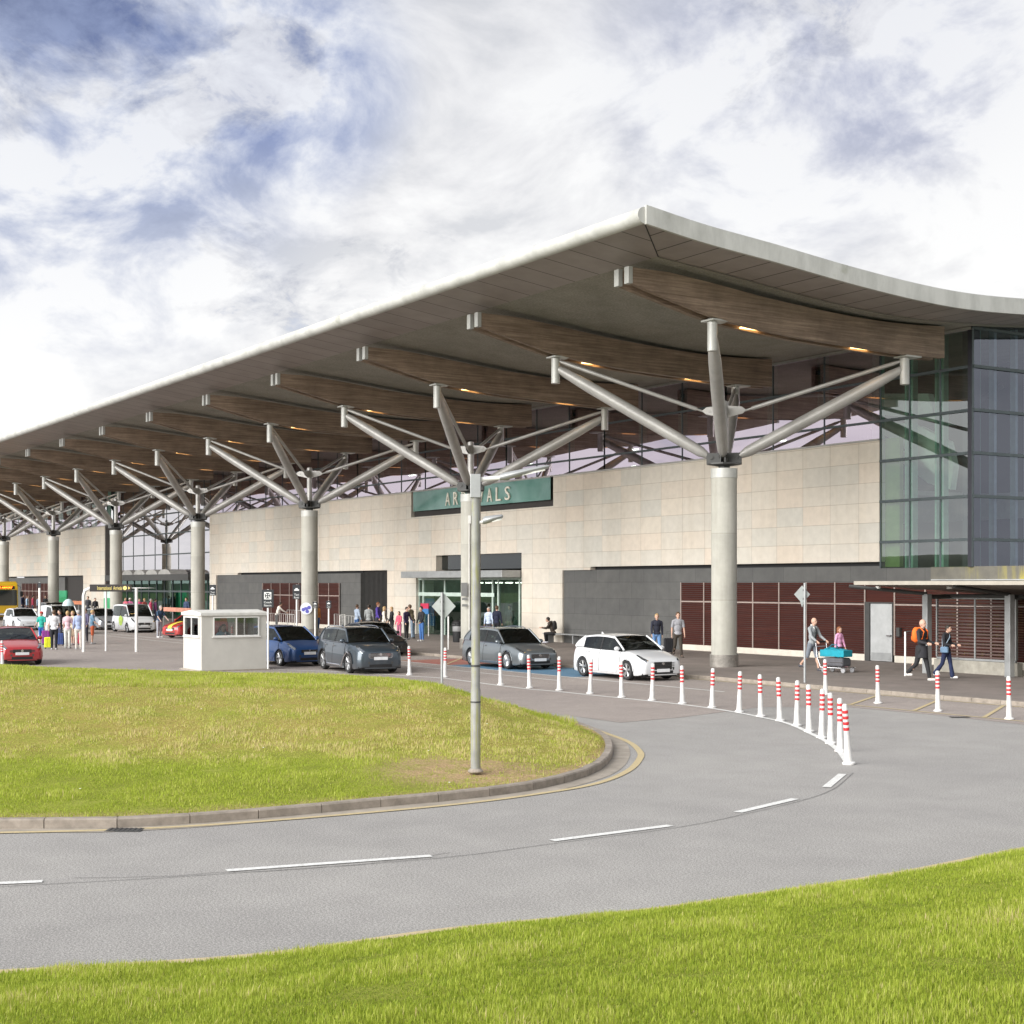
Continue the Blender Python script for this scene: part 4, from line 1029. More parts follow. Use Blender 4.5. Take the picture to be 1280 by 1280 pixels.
        # mirror
        c = gp(xA+.055, .06, sd_, .0); m = MB(); m.ball((c.x, c.y+sd_*.13, c.z+.07), (.085, .10, .075), 12, 8); mi = m.build('mirror', P, t, smooth=.9)
        m = MB(); m.tube([c, (c.x, c.y+sd_*.1, c.z+.03)], .02, 6); m.build('mirror_arm', M['black'], mi)
        # crease + sill
        m = MB(); m.tube([bpnt(.16+(.74-.16)*i/10, .30, sd_, .004) for i in range(11)], .011 if not clad else .035, 6); m.build('side_trim', M['chrome'] if chrome_grille else (M['black'] if clad else P), t, smooth=.8)
        if True:
            for cx in (wf, wr_):
                m = MB(); m.tube([(cx+(R+.01)*math.cos(PI*q/14), sd_*(halfw((L/2-cx)/L)+.0), wr*.98+(R+.01)*math.sin(PI*q/14)) for q in range(15)], .035 if clad else .016, 8); m.build('arch_trim', M['black'] if clad else P, t, smooth=.8)
    # nose: grille, intake, plate, lights
    hw0 = halfw(0)*.93; zt0 = ztop(0)
    def nose(y0, y1, z0, z1, dx, name, mat, parent=None, th=.03, curve=.10):
        m = MB(); A = []
        n = 10
        pts_f = []
        for i in range(n+1):
            y = y0+(y1-y0)*i/n; x = X(0)+dx-curve*(abs(y)/(W/2))**2.4; pts_f.append((x, y))
        poly = [(x, y) for x, y in pts_f] + [(x-th, y) for x, y in reversed(pts_f)]
        m.prism(poly, z0, z1, 'z'); return m.build(name, mat, parent or t, smooth=.5)
    gw, g0, g1 = grille
    gr = nose(-gw*W/2, gw*W/2, zt0-g1*.48, zt0-.03, .012, 'grille', M['black'])
    m = MB()
    for k in range(4):
        z = zt0-.06-k*(g1*.48-.08)/4; m.box(X(0)-.02, X(0)+.018, -gw*W/2+.05, gw*W/2-.05, z-.006, z+.006)
    m.build('grille_bar', M['chrome'] if chrome_grille else M['darksteel'], gr)
    if chrome_grille:
        m = MB(); zq = zt0-g1*.48; m.tube([(X(0)-.05, -gw*W/2-.02, zt0-.03), (X(0)+.0, -gw*W/2+.10, zq), (X(0)+.02, 0, zq-.005), (X(0)+.0, gw*W/2-.10, zq), (X(0)-.05, gw*W/2+.02, zt0-.03)], .016, 6); m.build('grille_surround', M['chrome'], gr, smooth=.8)
    nose(-hw0*.88, hw0*.88, zc+.06, zc+.17, .016, 'lower_intake', M['black'])
    if lip: nose(-hw0*.92, hw0*.92, zc+.02, zc+.055, .03, 'lip', P)
    pz = zt0-g1*.48-.02
    m = MB(); m.box(X(0)+.02, X(0)+.034, -.26, .26, pz-.06, pz+.05); m.build('number_plate', M['plate'], t, bevel=.004)
    for sd_ in (1, -1):
        m = MB(); n = 8
        A = []
        for i in range(n+1):
            u = i/n; f = .0+.115*u; r = []
            for j in range(4):
                s_ = .64+.11*u+(.15-.10*u)*j/3; q = bpnt(max(f, .003), s_, sd_, .014); r.append(q)
            A.append(r)
        m.grid(A)
        y0_, y1_ = sorted((sd_*hw0*.62, sd_*hw0*1.0))
        hl2 = nose(y0_, y1_, zt0-.16, zt0-.045, .012, 'headlight', HLM)
        o = m.build('lens', HLM, hl2, smooth=.8)
        y0_, y1_ = sorted((sd_*hw0*.62, sd_*hw0*.86)); nose(y0_, y1_, zc+.19, zc+.27, .02, 'fog_lamp', M['darksteel'])
        m = MB(); A = [[bpnt(.955+.04*i/4, .58+.16*j/3, sd_, .012) for j in range(4)] for i in range(5)]; m.grid(A)
        m.build('tail_light', plain('tail_light_red', (.35, .01, .01), .15), t, smooth=.8)
    m = MB(); m.box(X(1)-.03, X(1)-.0, -.26, .26, .55, .66); m.build('number_plate', plate_c or M['plate'], t)
    m = MB(); m.lathe([(.055, 0), (.05, .012)], 14, (X(0)+.012, 0, zt0-.085), 'x'); m.build('badge', M['chrome'], t)
    # wipers, aerial
    m = MB()
    for y in (-.3, .25): m.tube([(gp(xA+.01, 1, 1, .02).x, y, gp(xA+.01, 1, 1).z+.02), (gp(xA+.06, .9, 1, .02).x, y+.45, gp(xA+.055, .9, 1).z+.02)], .008, 5)
    m.build('wiper', M['black'], t)
    m = MB(); p = gp(xC-.02, 1, 1); m.prism([(p.x-.10, p.z+.0), (p.x+.08, p.z+.0), (p.x-.09, p.z+.09)], -.015, .015, 'y'); m.build('aerial', P, t)
    # wheels
    for cx in (wf, wr_):
        for sd_ in (1, -1):
            y = sd_*(W/2-.125)
            m = MB(); w2 = .105
            m.lathe([(wr*.70, -w2*.9), (wr*.93, -w2), (wr*.995, -w2*.7), (wr, 0), (wr*.995, w2*.7), (wr*.93, w2), (wr*.70, w2*.9), (wr*.68, w2*.4), (wr*.68, -w2*.4)], 30, (cx, y, wr), 'y', cap=False)
            wh = m.build('wheel', M['rubber'], t, smooth=.6)
            m = MB(); yo = y+sd_*w2*.62
            m.lathe([(wr*.70, sd_*w2*.95), (wr*.655, sd_*w2*.95), (wr*.645, sd_*w2*.2), (wr*.70, sd_*w2*.2)], 30, (cx, y, wr), 'y', cap=False)
            for k in range(spokes):
                a = 2*PI*k/spokes+.3
                for da in (-.16, .16):
                    c_, s_ = math.cos(a+da), math.sin(a+da); c2, s2 = math.cos(a), math.sin(a)
                    m.tube([(cx+c2*.04, yo, wr+s2*.04), (cx+c_*wr*.66, yo+sd_*.02, wr+s_*wr*.66)], [.022, .020], 6)
            m.lathe([(.055, -sd_*.01), (.055, sd_*.03), (.03, sd_*.035)], 12, (cx, yo, wr), 'y'); m.build('rim', M['alu'], wh, smooth=.6)
            m = MB(); m.lathe([(wr*.64, 0), (wr*.64, sd_*.01)], 24, (cx, y, wr), 'y'); m.build('brake_disc', M['darksteel'], wh)
    t.scale = (.945, .945, .945)
    return t
HLM = plain('headlight_lens', (.30, .32, .34), .05, .85, .3, 30)
HATCH = dict(prof=[(0, .66), (.03, .735), (.10, .83), (.26, .97), (.6, 1.0), (.90, 1.04), (.965, .98), (1, .80)], gh=(.255, .43, .83, .965))
EST = dict(prof=[(0, .62), (.03, .70), (.10, .80), (.26, .94), (.6, .98), (.92, 1.02), (.97, .96), (1, .78)], gh=(.27, .42, .86, .97))
SED = dict(prof=[(0, .62), (.03, .70), (.10, .79), (.26, .93), (.6, .97), (.86, 1.02), (.97, .99), (1, .80)], gh=(.27, .42, .68, .86))
SUV = dict(prof=[(0, .78), (.03, .88), (.10, .98), (.25, 1.08), (.6, 1.10), (.92, 1.14), (.97, 1.06), (1, .85)], gh=(.245, .37, .87, .972))
VAN = dict(prof=[(0, .70), (.04, .86), (.10, .95), (.19, 1.08), (.5, 1.10), (.94, 1.12), (.99, 1.10), (1, .9)], gh=(.16, .33, .955, .992))
def place(fx, Y, L, H_=0): return (fx-L/2, Y, 0)         # fx: world x of the front bumper
Wh = (.62, .63, .64)
car('hatchback_car', 'white hatchback driving past the nearest column towards the bollards', 'car', (-38.85, 28.72, .012), math.radians(-1.5), Wh, 4.34, 1.80, 1.46, **HATCH, wr=.33, wb=2.65, spokes=5, grille=(.56, .2, .60))
car('estate_car', 'silver grey estate car standing on the blue painted bay', 'car', (-46.1, 28.75, .016), math.radians(-2), (.20, .225, .24), 4.78, 1.86, 1.49, **EST, wr=.335, wb=2.84, metal=.6, rails=True, grille=(.50, .2, .46), chrome_grille=True, spokes=10)
car('saloon_car', 'black saloon car on the red painted bay beside the waiting travellers', 'car', (-57.6, 28.9, .016), math.radians(-3), (.013, .014, .016), 4.75, 1.86, 1.44, **SED, wr=.335, wb=2.85, metal=.3, spokes=7)
car('suv_car', 'dark grey blue SUV with roof rails, behind the grass island', 'car', (-46.95, 23.05, .012), math.radians(-6), (.055, .075, .095), 4.70, 1.86, 1.60, **SUV, wr=.36, wb=2.79, metal=.5, rails=True, clad=True, chrome_grille=True, grille=(.56, .2, .42), spokes=6)
car('people_carrier_car', 'blue compact people carrier between the white kiosk and the dark SUV', 'car', (-52.35, 22.55, .012), math.radians(5), (.02, .075, .23), 4.33, 1.80, 1.53, prof=[(0, .68), (.03, .76), (.10, .87), (.24, 1.0), (.6, 1.03), (.92, 1.07), (.97, 1.0), (1, .82)], gh=(.19, .39, .84, .97), wr=.32, wb=2.67, metal=.35, grille=(.42, .2, .3), spokes=7)
car('red_hatchback_car', 'dark red hatchback at the left edge behind the grass island', 'car', (-58.45, 14.0, .012), math.radians(-4), (.40, .014, .02), 4.06, 1.75, 1.45, **HATCH, wr=.31, wb=2.59, metal=.2, grille=(.6, .2, .36), spokes=5)
xv = WX(190, 30)
car('taxi_van', 'white taxi van with green door emblem, parked by the stone column', 'van', place(xv-.1, 29.6, 4.6), 0, Wh, 4.6, 1.83, 1.86, **VAN, wr=.33, wb=2.9, grille=(.6, .2, .42), spokes=5)
cxv = xv-.1-2.3
m = MB()
for k in range(26):
    a = 2*PI*k/26
pol = [(cxv+.15+.42*math.cos(2*PI*k/24)*(1+.12*math.sin(6*PI*k/24)), .78+.33*math.sin(2*PI*k/24)) for k in range(24)]
tv = [o for o in bpy.data.objects if o.name == 'taxi_van'][0]
m = MB(); m.prism([(p[0]-cxv, p[1]) for p in pol], -.935, -.928, 'y'); m.build('door_emblem', plain('lime_emblem', (.42, .58, .10), .4, 0, .3, 6), tv)
fx = WX(143, 29.7)
car('silver_hatchback_car', 'pale silver hatchback behind the taxi van, beside the direction gantry', 'car', place(fx, 29.5, 4.4), 0, (.36, .38, .41), 4.4, 1.8, 1.47, **HATCH, metal=.5, wr=.32, wb=2.65)
fx = WX(104, 31)
car('dark_people_carrier_car', 'dark brown people carrier with roof luggage, farther left by the pavement', 'car', place(fx, 29.5, 4.6), 0, (.03, .022, .02), 4.6, 1.84, 1.78, **SUV, metal=.2, wr=.33, wb=2.8)
fx = WX(85, 24.6)
car('panel_van', 'plain white panel van behind the group of travellers', 'van', place(fx, 24.7, 4.45), 0, Wh, 4.45, 1.83, 1.84, **VAN, painted_rear=True, wr=.33, wb=2.9, grille=(.6, .2, .42))
fx = WX(36, 24.6)
car('white_hatchback_car', 'white electric hatchback behind the panel van, near the yellow coach', 'car', place(fx, 24.7, 4.35), 0, (.70, .72, .74), 4.35, 1.82, 1.50, **HATCH, wr=.34, wb=2.7, grille=(.3, .1, .12))
cr = car('rally_car', 'red car with a yellow stripe down its bonnet, beside the kiosk', 'car', (-81.2, 29.6, .012), math.radians(-68), (.42, .02, .02), 4.05, 1.76, 1.46, **HATCH, wr=.33, wb=2.55, grille=(.5, .2, .3))
m = MB(); A = []
for i in range(9):
    f = .01+.22*i/8; L_ = 4.05; z = interp([(a, b) for a, b in HATCH['prof']], f)+.045; A.append([Vector((L_/2-f*L_, y, z)) for y in (-.16, .16)])
A = [[Vector((2.05, y, .42)) for y in (-.16, .16)], [Vector((2.045, y, .66)) for y in (-.16, .16)]] + A
m.grid(A); m.build('bonnet_stripe', plain('yellow_stripe', (.75, .62, .08), .4), cr)
# roof luggage on the dark people carrier
# ------------------------------------------------------------------ coach
bx = WX(28.5, 31.2)
t = thing('coach', 'yellow coach with an orange destination display at the left edge', 'coach', (bx-6, 29.6, .01), 0)
YEL = paint('coach_yellow', (.68, .42, .02))
m = MB(); prof = [(-6, .3), (5.85, .3), (6.0, .5), (6.0, 1.3), (5.93, 2.7), (5.7, 3.1), (5.3, 3.25), (-6, 3.25)]
m.prism(prof, -1.25, 1.25, 'y'); m.build('body', YEL, t, bevel=.08)
m = MB(); m.prism([(6.0, 1.25), (6.03, 1.25), (5.965, 2.55), (5.93, 2.55)], -1.12, 1.12, 'y'); m.build('windscreen', M['tint'], t)
m = MB(); m.box(-5.6, 5.4, -1.262, -1.252, 1.45, 2.6); m.box(-5.6, 5.4, 1.252, 1.262, 1.45, 2.6); m.build('side_windows', M['tint'], t)
m = MB(); m.prism([(5.935, 2.62), (5.96, 2.62), (5.90, 2.86), (5.875, 2.86)], -.95, .95, 'y'); ds = m.build('destination_display', M['black'], t)
tm = text_mesh('CORK AIRPORT', 1.5, .14, .01); tm.v = [(5.955+.0, v[0], v[2]+2.74) for v in tm.v]; tm.build('display_text', emit('amber_display', (1, .35, .03), 1.6), ds)
for s in (1, -1):
    m = MB(); m.cbox((6.02, s*.95, .78), (.05, .34, .2)); m.build('headlight', plain('headlight_lens', (.6, .6, .6)), t, bevel=.02)
    m = MB(); m.tube([(5.9, s*1.15, 2.95), (6.25, s*1.35, 2.8), (6.3, s*1.4, 2.4)], .03, 6); m.cbox((6.3, s*1.42, 2.2), (.12, .22, .45)); m.build('mirror', M['black'], t, bevel=.02)
    for x in (3.4, -3.2):
        m = MB(); m.lathe([(.3, -.14), (.48, -.13), (.5, 0), (.48, .13), (.3, .14)], 26, (x, s*1.12, .5), 'y'); wv = m.build('wheel', M['rubber'], t, smooth=.6)
        m = MB(); m.lathe([(.29, 0), (.29, s*.03), (.1, s*.08)], 18, (x, s*1.25, .5), 'y'); m.build('rim', M['alu'], wv)
m = MB(); m.box(6.0, 6.03, -.9, .9, .42, .6); m.build('bumper', M['black'], t); m = MB(); m.box(6.03, 6.045, -.26, .26, .46, .57); m.build('number_plate', M['plate'], t)
# ================================================================== people (local: x forward, y left)
SKIN = plain('skin', (.55, .34, .25), .6, 0, .08); SKIN2 = plain('skin_tanned', (.40, .23, .15), .6, 0, .08)
HAIRM = dict(dark=plain('hair_dark', (.025, .018, .013), .6), brown=plain('hair_brown', (.09, .05, .025), .6), blond=plain('hair_blond', (.42, .28, .13), .6), grey=plain('hair_grey', (.35, .34, .33), .6), red=plain('hair_auburn', (.22, .08, .03), .6))
def cloth(c, n=None):
    n = n or 'cloth_%02x%02x%02x' % tuple(int(min(x, 1)*255) for x in c)
    return plain(n, c, .85, 0, .16, 6)
def remesh(m, name, mat, parent, vox, sm=3, zmul=None):
    o = m.build(name, mat, parent); r = o.modifiers.new('Remesh', 'REMESH'); r.mode = 'VOXEL'; r.voxel_size = vox; r.use_smooth_shade = True
    s = o.modifiers.new('Smooth', 'SMOOTH'); s.factor = .6; s.iterations = sm; return o
def cap(m, a, b, ra, rb, n=10):
    """a capsule with two radii"""
    a, b = Vector(a), Vector(b); m.tube([a, b], [ra, rb], n); m.ball(a, ra, n, 6); m.ball(b, rb, n, 6)
def person(label, pos, head, h=1.76, top=(.2, .2, .2), legs=(.03, .03, .04), hair='dark', sleeves='long', trousers='long', stride=.0, armf=(0, 0), elbow=(.15, .15), lean=0.0,
           sit=False, female=False, child=False, coat=False, shoes=(.6, .6, .6), vox=.016, group=None, cap_=None, tuck=False, longhair=False, hood=None, look=0.0, bald=False, z=.10, skin=None):
    S = h/1.78; sk = skin or SKIN; hs = 1.12 if child else 1.0
    t = thing('person', label, 'person', (pos[0], pos[1], z), head, group)
    sw = (.165 if female else .19)*S; hw = .095*S
    def V(x, y, z_): return Vector((x*S, y, z_*S))
    pz = .93 if not sit else .50
    pel = V(0, 0, pz); ch = pel + Vector((math.sin(lean)*.46*S, 0, math.cos(lean)*.46*S)); nk = pel + Vector((math.sin(lean)*.60*S, 0, math.cos(lean)*.60*S))
    hd = nk + Vector((math.sin(lean+look)*.145*S+.02*S, 0, math.cos(lean+look)*.145*S))
    # legs
    J = []
    for sd_, ph in ((1, 1), (-1, -1)):
        hip = pel + Vector((0, sd_*hw, -.02*S)); a = stride*ph
        if sit: knee = hip + V(.43, 0, .0)+Vector((0, sd_*.03, 0)); ank = knee + V(-.05, 0, -.40)
        else:
            th_ = a*.5; kb = max(0, -a)*.9+.05
            knee = hip + Vector((math.sin(th_)*.43*S, 0, -math.cos(th_)*.43*S)); ank = knee + Vector((math.sin(th_-kb)*.42*S, 0, -math.cos(th_-kb)*.42*S))
        toe = ank + Vector((.17*S, sd_*.02, -.035*S)); J.append((hip, knee, ank, toe))
    low = min(min(j[2].z-.075*S, j[3].z-.035*S) for j in J)
    dz = Vector((0, 0, -low))
    if not sit: pel += dz; ch += dz; nk += dz; hd += dz; J = [tuple(p+dz for p in j) for j in J]
    fwd = Vector((math.cos(lean), 0, -math.sin(lean))); upv = Vector((math.sin(lean), 0, math.cos(lean)))
    A = []
    for i, sd_ in enumerate((1, -1)):
        sh = ch + Vector((0, sd_*sw, .045*S)); af = armf[i]; el = elbow[i]
        e = sh + Vector((math.sin(af)*.29*S, sd_*.045*S, -math.cos(af)*.29*S)); wv = e + Vector((math.sin(af+el)*.25*S, -sd_*.02*S if el > .6 else sd_*.01, -math.cos(af+el)*.25*S)); A.append((sh, e, wv, af+el))
    # body (one continuous skin mesh)
    m = MB()
    HR = .105*S*hs
    m.ball(hd+Vector((-.008*S, 0, .012*S)), (HR*.98, HR*.80, HR*1.10), 18, 12)
    m.ball(hd+Vector((.030*S, 0, -.055*S)), (HR*.62, HR*.56, HR*.62), 12, 8)               # jaw
    m.ball(hd+Vector((.098*S, 0, -.018*S)), (.020*S, .013*S, .026*S), 8, 6)                 # nose
    m.ball(hd+Vector((.076*S, 0, -.072*S)), (.018*S, .024*S, .010*S), 8, 6)                 # mouth
    for sd_ in (1, -1): m.ball(hd+Vector((-.005*S, sd_*HR*.80, -.012*S)), (.020*S, .012*S, .032*S), 8, 6)
    cap(m, nk-upv*.05*S, hd-Vector((.01*S, 0, .05*S)), .058*S, .052*S)
    m.ball(ch, (.085*S, sw*.85, .12*S)); cap(m, pel, ch, .075*S, .08*S); m.ball(pel, (.085*S, .125*S, .09*S))
    for hip, knee, ank, toe in J:
        cap(m, hip, knee, .078*S, .052*S); cap(m, knee, ank, .052*S, .036*S); m.ball(knee.lerp(ank, .3)-Vector((.012*S, 0, 0)), (.052*S, .05*S, .10*S)); cap(m, ank-Vector((0, 0, .03*S)), toe, .038*S, .03*S)
    for (sh, e, wv, an), sd_ in zip(A, (1, -1)):
        cap(m, sh, e, .048*S, .038*S); cap(m, e, wv, .038*S, .026*S)
        d = Vector((math.sin(an), 0, -math.cos(an))); n_ = Vector((0, 1, 0)); b = d.cross(n_)
        pm = wv + d*.05*S; m.ball(pm, (.036*S, .018*S, .045*S)); m.ball(pm+d*.02*S, .028*S, 8, 6)
        for k, (off, ln) in enumerate(((-.030, .062), (-.010, .074), (.011, .070), (.030, .054))):
            r0 = pm+d*.025*S+b*off*S; q = r0+d*ln*.55*S; q2 = q+d*ln*.45*S+n_*(-sd_)*.018*S; cap(m, r0, q, .0105*S, .0095*S, 6); cap(m, q, q2, .0095*S, .008*S, 6)
        r0 = pm-d*.01*S-b*.025*S; cap(m, r0, r0-b*.035*S+d*.03*S, .013*S, .010*S, 6)
    remesh(m, 'body', sk, t, min(vox, .011) if vox < .014 else vox, 2)
    # top
    CT_ = cloth(top); m = MB(); wst = (.105 if female else .125)
    m.ball(ch+Vector((-.005, 0, -.01*S)), (.128*S, sw*1.0, .17*S)); m.ball(ch.lerp(pel, .5), (wst*S*.98, (wst+.035)*S, .20*S)); bt = -.02 if not coat else -.26
    cap(m, nk-upv*.09*S, nk-upv*.035*S, .09*S, .068*S)
    m.ball(pel+upv*.02*S, (.135*S, .172*S, .12*S))
    if coat: m.tube([pel+upv*.1*S, pel-Vector((0, 0, .26*S))], [.155*S, .175*S], 16, flat=1.15)
    for (sh, e, wv, an), sd_ in zip(A, (1, -1)):
        m.ball(sh, .066*S); cap(m, sh, e, .064*S, .052*S) if sleeves == 'long' else cap(m, sh, sh.lerp(e, .72), .064*S, .060*S)
        if sleeves == 'long': cap(m, e, e.lerp(wv, .93), .052*S, .038*S)
        cap(m, ch+Vector((0, sd_*.06*S, .08*S)), sh, .085*S, .066*S)
    tp = remesh(m, 'jacket' if sleeves == 'long' else 'shirt', CT_, t, vox, 3)
    # trousers
    m = MB(); m.ball(pel-Vector((0, 0, .02*S)), (.128*S, .165*S, .115*S))
    for hip, knee, ank, toe in J:
        cap(m, hip, knee, .096*S, .070*S)
        if trousers == 'long': cap(m, knee, ank.lerp(knee, .06), .068*S, .055*S)
        elif trousers == 'flare': cap(m, knee, ank.lerp(knee, .02), .066*S, .080*S)
    if trousers == 'skirt': m.tube([pel, pel-Vector((0, 0, .45*S))], [.15*S, .21*S], 14)
    remesh(m, 'shorts' if trousers == 'short' else ('skirt' if trousers == 'skirt' else 'trousers'), cloth(legs), t, vox, 3)
    for (hip, knee, ank, toe), sd_ in zip(J, (1, -1)):
        m = MB(); d = (toe-ank); cap(m, ank-Vector((.03*S, 0, .045*S)), toe-Vector((.01, 0, .005)), .045*S, .042*S, 8); cap(m, ank-Vector((.0, 0, .03*S)), ank, .047*S, .046*S, 8); remesh(m, 'shoe', cloth(shoes), t, vox, 2)
    if not bald:
        m = MB(); m.ball(hd+Vector((-.020*S, 0, .028*S)), (HR*1.04, HR*.90, HR*1.10), 16, 10)
        if longhair:
            m.ball(hd+Vector((-.045*S, 0, -.08*S)), (HR*.72, HR*.92, HR*1.35), 12, 8)
        # clear the face
        m.v = [(min(v[0], hd.x+.048*S + (.03*S if v[2] > hd.z+.055*S else 0)), v[1], v[2]) for v in m.v]
        remesh(m, 'hair', HAIRM[hair], t, vox, 1)
    if cap_:
        m = MB(); m.ball(hd+Vector((-.005*S, 0, .055*S)), (HR*1.12, HR*1.0, HR*.80), 14, 8); m.tube([hd+Vector((.05*S, 0, .06*S)), hd+Vector((.17*S, 0, .045*S))], [.07*S, .05*S], 10, flat=.18); remesh(m, 'cap', cloth(cap_), t, vox, 1)
    if hood:
        m = MB(); m.tube([nk+Vector((.075*S, -.02*S, -.20*S)), nk+Vector((.07*S, -.065*S, -.06*S)), nk+Vector((-.03*S, -.085*S, .03*S)), nk+Vector((-.075*S, 0, .03*S)), nk+Vector((-.03*S, .085*S, .03*S)), nk+Vector((.07*S, .065*S, -.06*S)), nk+Vector((.075*S, .02*S, -.20*S))], .026*S, 8)
        m.build('hood', cloth(hood), t, smooth=.9)
    if vox < .014:
        for sd_ in (1, -1):
            m = MB(); m.ball(hd+Vector((.086*S, sd_*.034*S, .004*S)), .010*S, 8, 6); m.build('eye', M['black'], t)
    t['_p'] = [A[0][2][:], A[1][2][:]]
    return t, dict(ch=ch, pel=pel, nk=nk, hd=hd, A=A, J=J, S=S)
def backpack(P, col, name='backpack', label=None, scale=1.0):
    t, d = P; S = d['S']; c = d['ch']; 
    o = thing('backpack', label, 'backpack', t.location, t.rotation_euler.z)
    m = MB(); k = scale; m.ball(c+Vector((-.20*S, 0, -.05*S)), (.125*S*k, .16*S*k, .25*S*k), 14, 10); m.ball(c+Vector((-.28*S, 0, -.14*S)), (.06*S, .11*S, .11*S), 10, 8); b = remesh(m, 'pack', cloth(col), o, .014, 3)
    for s in (1, -1):
        m = MB(); m.tube([c+Vector((-.12*S, s*.10*S, .14*S)), c+Vector((.0, s*.11*S, .175*S)), c+Vector((.125*S, s*.105*S, .06*S)), c+Vector((.10*S, s*.12*S, -.14*S)), c+Vector((-.08*S, s*.13*S, -.22*S))], .022*S, 6); m.build('strap', cloth(col), o, smooth=.9)
    return o
def sphere_dir(a, b): d = b-a; return math.atan2(d.y, d.x)
def suitcase(label, pos, head, col, w_=.42, d_=.26, h_=.62, z=.10, soft=False, group=None):
    o = thing('suitcase', label, 'suitcase', (pos[0], pos[1], z), head, group)
    m = MB(); m.box(-w_/2, w_/2, -d_/2, d_/2, .06, h_); m.build('shell', cloth(col), o, bevel=.04)
    m = MB()
    for k in (-.3, -.1, .1, .3): m.box(w_*k-.008, w_*k+.008, -d_/2-.008, d_/2+.008, .10, h_-.04)
    m.build('ribs', cloth(tuple(c*.7 for c in col)), o)
    m = MB(); m.tube([(-.10, -d_/2+.03, h_-.02), (-.10, -d_/2+.03, h_+.28), (.10, -d_/2+.03, h_+.28), (.10, -d_/2+.03, h_-.02)], .011, 6); m.build('handle', M['darksteel'], o)
    m = MB()
    for x in (-1, 1):
        for y in (-1, 1): m.lathe([(.03, -.012), (.03, .012)], 10, (x*(w_/2-.05), y*(d_/2-.05), .03), 'y')
    m.build('wheels', M['black'], o); return o
# right hand group -------------------------------------------------------------------------
def g(px, py): p = G(px, py, .1); return (p.x, p.y)
HX = 0.0
ppl = []
R_ = math.radians
# man pushing a luggage trolley, girl beside
p1 = g(1015, 838.5)
A1 = person('balding man in a grey zip hoodie and grey shorts pushing a loaded luggage trolley', p1, R_(8), 1.80, (.28, .30, .31), (.17, .19, .22), bald=True, trousers='short', stride=.55, armf=(.45, .40), elbow=(.55, .6), lean=.10, shoes=(.07, .07, .08), vox=.012, hood=(.75, .73, .70))
m = MB(); d = A1[1]; S = d['S']; m.tube([d['ch']+Vector((.115, 0, .10)), d['ch']+Vector((.135, 0, -.12)), d['pel']+Vector((.125, 0, .12))], [.03, .045, .035], 10, flat=.5); m.build('t_shirt', cloth((.03, .035, .035)), A1[0])
p2 = g(1049, 834.5)
person('girl with auburn hair in a pink jacket walking beside the luggage trolley', p2, R_(5), 1.42, (.72, .36, .55), (.03, .03, .05), 'red', trousers='skirt', female=True, child=True, stride=.5, shoes=(.7, .3, .4), vox=.012, longhair=True, armf=(.2, -.1))
tp_ = Vector((*p1, .1)) + Vector((1.05, .12, 0))
tr = thing('luggage_trolley', 'steel luggage trolley piled with a turquoise bag, pushed by the man in a hoodie', 'luggage trolley', tp_, R_(8))
m = MB()
for y in (-.28, .28):
    m.tube([(.55, y, .16), (-.45, y, .16), (-.60, y, .50), (-.66, y, 1.0)], .016, 8)
for x in (-.4, -.1, .2, .5): m.tube([(x, -.28, .17), (x, .28, .17)], .012, 6)
for z_ in (.45, .65, .85): m.tube([(-.60-.03*(z_-.45), -.28, z_), (-.60-.03*(z_-.45), .28, z_)], .010, 6)
m.build('frame', M['chrome'], tr, smooth=.9)
m = MB(); m.tube([(-.66, -.30, 1.0), (-.66, .30, 1.0)], .024, 10); m.build('push_bar', M['black'], tr)
for (x, y) in ((.45, -.24), (.45, .24), (-.35, -.24), (-.35, .24)):
    m = MB(); m.lathe([(.03, -.03), (.085, -.025), (.085, .025), (.03, .03)], 18, (x, y, .085), 'y'); m.build('wheel', plain('grey_caster', (.30, .30, .31), .5), tr, smooth=.6)
b = thing('travel_bag', 'large turquoise holdall lying on top of the luggage trolley', 'bag', tp_+Vector((-.02, 0, .50)), R_(8))
m = MB(); m.box(-.50, .48, -.24, .24, .02, .25); m.ball((-.22, .03, .22), (.27, .22, .12)); m.ball((.2, -.03, .21), (.29, .21, .09)); m.box(-.30, -.26, -.255, .255, .01, .30); m.box(.24, .28, -.255, .255, .01, .27); remesh(m, 'holdall', cloth((.01, .26, .34)), b, .016, 3)
m = MB(); m.tube([(-.2, -.2, .30), (-.1, -.1, .42), (.1, -.1, .42), (.2, -.2, .30)], .018, 6); m.build('carry_handle', cloth((.01, .12, .17)), b, smooth=.9)
b = thing('travel_bag', 'dark grey soft bag under the turquoise holdall on the trolley', 'bag', tp_+Vector((0, 0, .19)), R_(8))
m = MB(); m.box(-.42, .42, -.24, .24, .01, .30); m.build('case', cloth((.09, .09, .10)), b, bevel=.06); m = MB(); m.tube([(-.42, -.25, .16), (.42, -.25, .16)], .012, 6); m.build('zip', M['chrome'], b)
